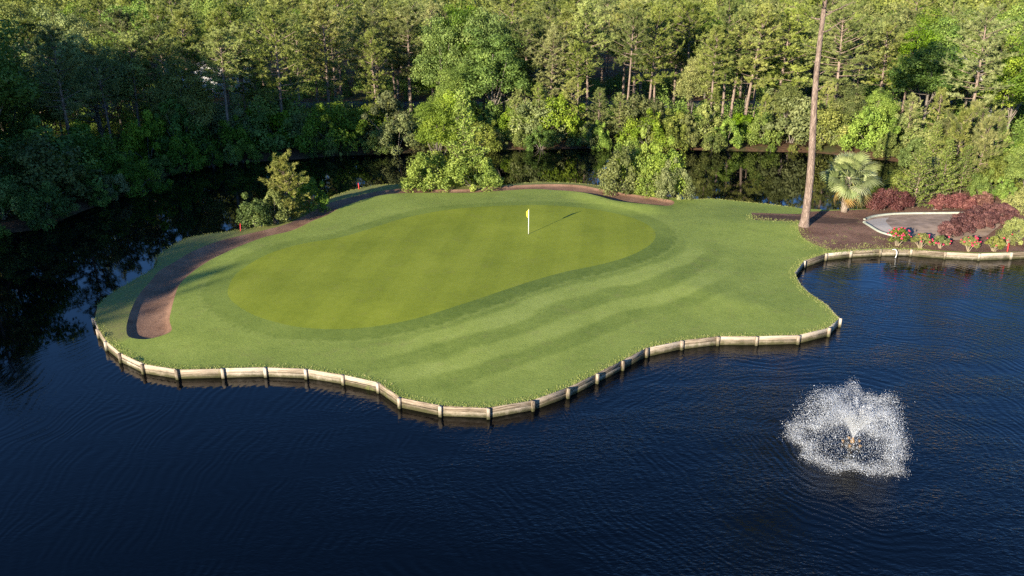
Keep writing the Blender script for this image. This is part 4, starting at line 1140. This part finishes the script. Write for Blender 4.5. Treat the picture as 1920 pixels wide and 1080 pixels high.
# ---------------------------------------------------------------- houses glimpsed through the woods
M['siding'] = plain_mat('white_siding', (0.74, 0.72, 0.68), 0.7, 0.3, 0.06)
M['shingle'] = plain_mat('grey_shingles', (0.17, 0.16, 0.155), 0.9, 0.2, 0.2, 4)
M['glass'] = plain_mat('window_glass', (0.03, 0.035, 0.045), 0.1, 0.6, 0.1)
M['brick'] = plain_mat('brick_red', (0.30, 0.13, 0.09), 0.9, 0.2, 0.2, 9)
def house(x, y, rz, w, d, h, label):
    o = tag(empty('house', ground((x, y)), rz), label, 'house')
    g = Geo(); g.box((-w/2, -d/2, -0.3), (w/2, d/2, h))
    g.add([(-w/2, -d/2, h), (-w/2, d/2, h), (-w/2, 0, h + d * .33), (w/2, -d/2, h), (w/2, d/2, h), (w/2, 0, h + d * .33)], t=[(0, 2, 1), (3, 4, 5)])
    link('wall', g.mesh('wall', M['siding']), o)
    e = 0.5; rh = d * .33; sl = rh / (d / 2)
    g = Geo()
    for s in (-1, 1):
        V = [(-w/2 - e, s * (d/2 + e), h - sl * e + .02), (w/2 + e, s * (d/2 + e), h - sl * e + .02), (w/2 + e, 0, h + rh + .02), (-w/2 - e, 0, h + rh + .02)]
        V += [(a, b_, c + .16) for a, b_, c in V]
        g.add(V, q=[(0, 1, 2, 3), (4, 5, 6, 7), (0, 1, 5, 4), (1, 2, 6, 5), (2, 3, 7, 6), (3, 0, 4, 7)])
    rf = link('roof', g.mesh('roof', M['shingle']), o)
    g = Geo(); g.box((w * .2, -0.5, h + rh * .5), (w * .2 + .9, 0.4, h + rh + 1.0)); link('chimney', g.mesh('chimney', M['brick']), rf)
    gw = Geo(); gw.box((-.5, -.03, 0), (.5, .03, 1.4)); wm = gw.mesh('pane', M['glass'])
    gf = Geo()
    for lo, hi in (((-.6, -.06, -.1), (-.5, .06, 1.5)), ((.5, -.06, -.1), (.6, .06, 1.5)), ((-.5, -.06, 1.4), (.5, .06, 1.5)), ((-.5, -.06, -.1), (.5, .06, 0)), ((-.5, -.05, .68), (.5, .05, .72))): gf.box(lo, hi)
    fm = gf.mesh('frame', M['siding'])
    for fl in range(int(h // 2.8)):
        for k in range(int(w // 3)):
            xx = -w/2 + 1.6 + k * 3.0
            if fl == 0 and k == 1:
                gd = Geo(); gd.box((xx - .5, -d/2 - .06, -.1), (xx + .5, -d/2 - .01, 2.1)); link('door', gd.mesh('door', M['brick']), o); continue
            wi = link('window', fm, o); wi.location = (xx, -d/2 - .045, 0.9 + fl * 2.8)
            link('pane', wm, wi)
house(-56, 152, 0.15, 14, 9, 6.0, 'white two-storey house glimpsed behind the pines across the road')
house(-128, 182, 0.2, 10, 8, 6.0, 'small white house half hidden by pale trees')
house(118, 196, -0.5, 12, 8, 8.8, 'white house gable showing between the treetops past the leaning dead tree')

# ---------------------------------------------------------------- dead tree
def dead_tree():
    p = at(1842, 112, 0.8); r = np.random.default_rng(41)
    o = tag(empty('dead_tree', ground(p)), 'bleached bare dead tree leaning among the green trees', 'dead tree')
    g = Geo(); top = height_to(112, 112)
    tr = spline([(0.6, 0, -.2), (0.3, 0, 4), (-0.8, 0, top - 5), (-2.6, -.3, top - 2.2), (-4.6, -.4, top - .4)], k=5)
    g.tube(tr, np.linspace(.32, .05, len(tr)), 8); link('trunk', g.mesh('trunk', M['deadwood'], True), o)
    for i in range(16):
        k = r.integers(9, len(tr)); q = tr[k]; d = unit(r.normal(size=3) * [1.2, .8, .6] + [-.1, -.3, .35]); L = r.uniform(1.0, 2.8)
        b_ = Geo(); path = q + d * L * np.linspace(0, 1, 5)[:, None] + r.normal(0, .08, (5, 3)) * np.linspace(0, 1, 5)[:, None]
        b_.tube(path, np.linspace(.075, .02, 5), 5)
        for j in range(3):
            dd = unit(d + r.normal(size=3) * .8); m = path[r.integers(1, 5)]; b_.tube([m, m + dd * .5, m + dd * r.uniform(.7, 1.2)], [.035, .025, .01], 4, False)
        link('branch', b_.mesh('branch', M['deadwood'], True), o)
dead_tree()

# ---------------------------------------------------------------- shore shrubs
ORD = ['first', 'second', 'third', 'fourth', 'fifth', 'sixth', 'seventh', 'eighth', 'ninth', 'tenth', 'eleventh', 'twelfth', 'thirteenth', 'fourteenth', 'fifteenth', 'sixteenth', 'seventeenth', 'eighteenth', 'nineteenth', 'twentieth']
def ordinals(us):
    """Rank along the bank counted from the palm's end, within each stretch of the bank."""
    res = [None] * len(us)
    for z in range(5):
        ids = sorted([i for i, u in enumerate(us) if zone(u) == z], key=lambda i: -us[i])
        for k, i in enumerate(ids): res[i] = ORD[k]
    return res
def zone(u):
    return 0 if u < 420 else 1 if u < 780 else 2 if u < 1130 else 3 if u < 1560 else 4
ZN = ['on the shaded bank', 'behind the young pine', 'behind the flag', 'past the bunker end', 'behind the palm']
SHORE = spline(W(shore_px, 0.0), k=10)
sh_in = resample(SHORE, 2.7)
T_ = np.gradient(sh_in, axis=0); T_ /= np.linalg.norm(T_, axis=1, keepdims=True); N_ = np.stack([-T_[:, 1], T_[:, 0]], 1)
def uof(p): 
    dep = p[1] * CP + (CAMZ - .6) * SP; return 960 + FPX * p[0] / dep
KINDS_SH = ['shrub', 'freshshrub', 'shrub', 'greenshrub', 'paleshrub']
ADJ = {'shrub': 'olive green', 'freshshrub': 'bright green', 'greenshrub': 'dark green', 'paleshrub': 'greyish green'}
for row, (dist, hh) in enumerate(((0.1, 3.2), (3.4, 4.2), (7.2, 4.3))):
    for i in range(len(sh_in)):
        p = sh_in[i] + N_[i] * (dist + rng.uniform(-.9, .9)) + T_[i] * rng.uniform(-1.2, 1.2)
        u = uof(p)
        if u > 1790: continue
        k = KINDS_SH[rng.integers(0, 5)]
        if u < 560 and k != 'greenshrub' and rng.random() < .6: k = 'greenshrub'
        if row < 2 and rng.random() < .10: continue
        h = hh * rng.choice([.45, .8, 1.0, 1.2, 1.65]) * rng.uniform(.85, 1.15)
        plant(f'{k}{rng.integers(0, 5)}', 'shore_shrub', ground(p), h, rng.uniform(.8, 1.15), None, f'{ADJ[k]} shrub {"overhanging the water" if row == 0 else "in the second row from the water" if row == 1 else "set back under the pines"} {ZN[zone(u)]}', 'shrub', f'{ADJ[k]} shore shrubs, row {row + 1}, {ZN[zone(u)]}')

# ---------------------------------------------------------------- woods
taken = []
def free(p, d):
    for q in taken:
        if (q[0] - p[0]) ** 2 + (q[1] - p[1]) ** 2 < d * d: return False
    return True
def road_clear(p): return seg_dist([p[:2]], spline(road_c))[0] > 4.8
def wood(key, name, p, h, wide, label, cat, group):
    taken.append((p[0], p[1]))
    return plant(key, name, ground(p), h, wide, None, label, cat, group, tilt=(rng.normal(0, .02), rng.normal(0, .02)))
front_pines = [(147,330,38),(267,283,55),(327,277,35),(433,287,35),(437,252,60),(490,248,55),(550,237,10),(563,253,20),(632,215,15),(690,232,8),(713,220,15),(747,223,5),(768,223,-10),(812,205,0),(1053,230,5),(1100,236,-5),(1030,245,40),(1167,215,-10),(1187,222,0),(1262,205,-20),(1290,215,-5),(1352,245,-15),(1367,242,0),(1393,245,-10),(1410,240,10),(1330,250,40),(1485,230,30),(1600,220,25),(1640,235,40),(1690,222,45),(1785,225,120),(1845,250,60),(1870,245,95),(1450,236,0),(1225,228,20),(985,240,20),(600,232,25),(380,262,60),(215,300,70)]
on_ = ordinals([a[0] for a in front_pines])
for i, (u, v, tv) in enumerate(front_pines):
    p = px(u, v, 0.6); h = min(max(height_to(p[1], tv) - .6, 7), 20.5)
    wood(f'pine{i % 7}', 'pine_tree', p, h, rng.uniform(1.0, 1.35) * (17 / h) ** .35, f'{on_[i]} front-row pine from the palm side {ZN[zone(u)]}, lower trunk bare', 'pine', f'front-row pines {ZN[zone(u)]}')
front_broad = [('broad',828,238,25,1.0),('broad',872,232,-5,1.0),('broad',908,238,10,1.0),('fresh',850,255,110,.9),('broad',945,240,35,.95),('fresh',440,205,-18,1.0),('pale',150,235,12,1.0),('pale',88,262,82,1.1),('oak',38,300,105,1.1),('broad',15,340,150,1.0),('broad',330,270,190,1.0),('fresh',1700,235,35,.9),('broad',1740,225,30,1.0),('fresh',1895,225,0,1.1),('broad',1850,215,45,1.0),('fresh',1885,262,60,1.0),('pale',1950,250,20,1.0),('oak',230,250,60,1.0),('broad',95,290,170,1.1),('fresh',795,262,185,.8),('oak',1470,262,150,.8),('oak',1585,265,150,.9),('fresh',1640,268,160,.8),('oak',700,262,190,.8),('broad',-40,330,80,1.1)]
ADJB = {'broad': 'deep green', 'fresh': 'bright green', 'pale': 'pale green', 'oak': 'olive green'}
on_ = {}
for kk in ADJB:
    ids = [j for j, a in enumerate(front_broad) if a[0] == kk]
    on_.update(zip(ids, ordinals([front_broad[j][1] for j in ids])))
for i, (k, u, v, tv, w) in enumerate(front_broad):
    p = px(u, v, 0.6); h = max(height_to(p[1], tv) - .6, 4.5)
    wood(f'{k}{i % 4}', 'broadleaf_tree', p, h, w * (14 / h) ** .3, f'{on_[i]} {ADJB[k]} broadleaf tree from the palm side, front row, {ZN[zone(u)]}', 'tree', f'{ADJB[k]} front broadleaf trees {ZN[zone(u)]}')
bush_front = [(1010,262,150),(1065,262,140),(1120,265,160),(975,258,160),(1160,262,170),(1330,262,165),(1430,262,170),(640,262,175),(1540,262,150),(1700,275,170),(1750,270,160),(1830,275,170)]
on_ = ordinals([a[0] for a in bush_front])
for i, (u, v, tv) in enumerate(bush_front):
    p = px(u, v, 0.6); h = max(height_to(p[1], tv) - .6, 5)
    wood(f'bushpine{i % 2}', 'bushy_pine', p, h, 1.0 * (12 / h) ** .3, f'{on_[i]} bushy low-branched pine from the palm side {ZN[zone(u)]}', 'pine', f'bushy pines {ZN[zone(u)]}')
# fill: rows between the shore and the road, then beyond the road
def pick(u):
    x = rng.random()
    if u < 330: return 'pine' if x < .35 else 'pale' if x < .5 else 'oak' if x < .75 else 'broad'
    if u < 790: return 'pine' if x < .75 else 'broad' if x < .9 else 'oak'
    if u < 970: return 'broad' if x < .6 else 'pine' if x < .9 else 'fresh'
    if u < 1600: return 'pine' if x < .72 else 'bushpine' if x < .82 else 'oak' if x < .92 else 'broad'
    return 'pine' if x < .40 else 'fresh' if x < .6 else 'broad' if x < .8 else 'oak'
NV = {'pine': 7, 'bushpine': 2, 'broad': 4, 'oak': 4, 'pale': 4, 'fresh': 4}
ADJB['pine'] = 'slender'; ADJB['bushpine'] = 'bushy'
def fill(y0, y1, sp, h0, h1, where, umin=-80, umax=2000):
    n = 0
    for Y in np.arange(y0, y1, sp * .87):
        for u in np.arange(umin, umax, sp * FPX / (Y * CP + 7)):
            p = at(u + rng.uniform(-.4, .4) * sp * FPX / Y, Y + rng.uniform(-.35, .35) * sp)
            if not road_clear(p) or not free(p, sp * .62): continue
            if inside([p[:2]], pond)[0] or seg_dist([p[:2]], pond, True)[0] < 5: continue
            if any(abs(p[0] - hx) < w and abs(p[1] - hy) < w * .8 for hx, hy, w in ((-56, 152, 10), (-128, 182, 8), (118, 196, 8))): continue
            k = pick(u); h = rng.uniform(h0, h1) * (1.0 if 'pine' in k else .84) * (.7 if k == 'bushpine' else 1)
            nm = 'pine_tree' if 'pine' in k else 'broadleaf_tree'
            wood(f'{k}{rng.integers(0, NV[k])}', nm, p, h, rng.uniform(.95, 1.4), f'{ADJB[k]} {"pine" if "pine" in k else "broadleaf tree"} {where} {ZN[zone(u)]}', 'pine' if 'pine' in k else 'tree', f'{ADJB[k]} {"pines" if "pine" in k else "broadleaf trees"} {where} {ZN[zone(u)]}')
            n += 1
    return n
c1 = fill(92, 136, 7.0, 12, 19, 'standing between pond and road')
c2 = fill(149, 200, 8.6, 14, 20.5, 'standing beyond the road')
# shaded bank in the near left, closing the view and throwing the shade over the cove
shade = [(-50,72,18),(-55,62,20),(-53,80,18),(-60,74,22),(-62,52,23),(-57,46,21),(-66,40,24),(-63,30,22),(-70,22,23),(-67,14,19),(-72,6,21.5),(-69,-4,20.5),(-76,-10,22),(-72,-18,22),(-68,3,19.5),(-69,-12,20.5),(-68,58,24),(-74,48,24),(-76,30,24),(-80,14,23),(-82,-4,21),(-66,66,23),(-80,60,24),(-84,40,24),(-74,68,24),(-62,64,22),(-71,76,23),(-88,52,24)]
for i, (x, y, h) in enumerate(shade):
    k = ['pine', 'oak', 'broad', 'pine', 'oak'][i % 5]
    wood(f'{k}{i % 4}', 'pine_tree' if k == 'pine' else 'broadleaf_tree', (x, y), h, 1.15, f'tall {"pine" if k == "pine" else "broadleaf tree"} on the near bank of the dark cove', 'pine' if k == 'pine' else 'tree', f'tall {"pines" if k == "pine" else "broadleaf trees"} on the near bank of the dark cove')
for i, (x, y, h) in enumerate([(-58,40,9),(-61,60,9),(-64,22,9),(-66,46,10),(-70,34,10),(-71,56,10),(-66,70,9),(-72,14,9),(-75,66,10),(-62,80,8),(-70,78,9),(-78,24,10),(-80,50,10)]):  # low trees added out of view to block sun under the tall crowns
    k = ['bushpine0', 'oak1', 'bushpine1', 'broad3'][i % 4]
    wood(k, 'bushy_pine' if 'pine' in k else 'broadleaf_tree', (x, y), h, 1.25, f'low bushy {"pine" if "pine" in k else "broadleaf tree"} on the near bank of the dark cove', 'pine' if 'pine' in k else 'tree', f'low bushy {"pines" if "pine" in k else "broadleaf trees"} on the near bank of the dark cove')
# undergrowth among the trunks reads as one mass
def undergrowth():
    r = np.random.default_rng(66); Vs, tt = [], []
    for Y in np.r_[np.arange(100, 137, 4.2), np.arange(147, 176, 6.0)]:
        for u in np.arange(-60, 1990, 4.8 * FPX / Y):
            p = at(u + r.uniform(-20, 20), Y + r.uniform(-2, 2))
            if inside([p[:2]], pond)[0] or seg_dist([p[:2]], pond, True)[0] < 8.0 or not road_clear(p): continue
            n = 520; h = r.uniform(1.4, 4.4); R_ = r.uniform(1.5, 2.6); z = float(floor_z([p[:2]])[0])
            d = unit(r.normal(size=(n, 3))); d[:, 2] = np.abs(d[:, 2]); rr = r.uniform(.4, 1, (n, 1)) * (1 + .3 * np.sin(d[:, :1] * 5 + u))
            V, q = leaves(np.array([p[0], p[1], z]) + d * rr * [R_, R_, h], unit(d + r.normal(size=d.shape) * .5), r.uniform(.2, .38, n), r.uniform(.12, .25, n), r)
            Vs.append(V); tt.append(np.clip(r.normal(.45, .2) + r.normal(0, .12, n), 0, 1))
    V = np.vstack(Vs); n = len(V) // 4; i = np.arange(n) * 4
    tag(link('undergrowth', mesh('undergrowth', V, None, np.stack([i, i+1, i+2, i+3], 1), M['broad'], False, {'tint': ('FACE', np.concatenate(tt))})), 'dense green undergrowth covering the ground among the pine trunks', 'undergrowth', kind='stuff')
    return n
c3 = undergrowth()
# woods further off read as one mass
def far_woods():
    r = np.random.default_rng(55); Vs, ts, tt = [], [], []
    nq = 0
    for Y in np.arange(206, 420, 13.0):
        for u in np.arange(-120, 2040, 11.5 * FPX / Y):
            p = at(u + r.uniform(-30, 30), Y + r.uniform(-5, 5)); z = float(floor_z([p[:2]])[0]); h = r.uniform(17, 21.5); R = r.uniform(3.2, 5.2)
            n = 420; d = unit(r.normal(size=(n, 3))); d[:, 2] = np.abs(d[:, 2]) * 1.2 - .45
            rr = r.uniform(.55, 1.0, (n, 1)) * (1 + .2 * np.sin(d[:, :1] * 6 + u))
            C = np.array([p[0], p[1], z + h * .62]) + d * rr * [R, R, h * .38]
            V, q = leaves(C, unit(d + r.normal(size=d.shape) * .5), r.uniform(.6, 1.1, n), r.uniform(.4, .8, n), r)
            Vs.append(V); tt.append(np.clip(r.normal(.5, .2) + r.normal(0, .1, n), 0, 1))
    V = np.vstack(Vs); n = len(V) // 4; i = np.arange(n) * 4
    o = link('distant_woods', mesh('distant_woods', V, None, np.stack([i, i+1, i+2, i+3], 1), M['olive'], False, {'tint': ('FACE', np.concatenate(tt))}))
    tag(o, 'distant woodland closing the view behind the road', 'woods', kind='stuff')
    return n
c4 = far_woods()
print('COUNTS', c1, c2, c3, c4)
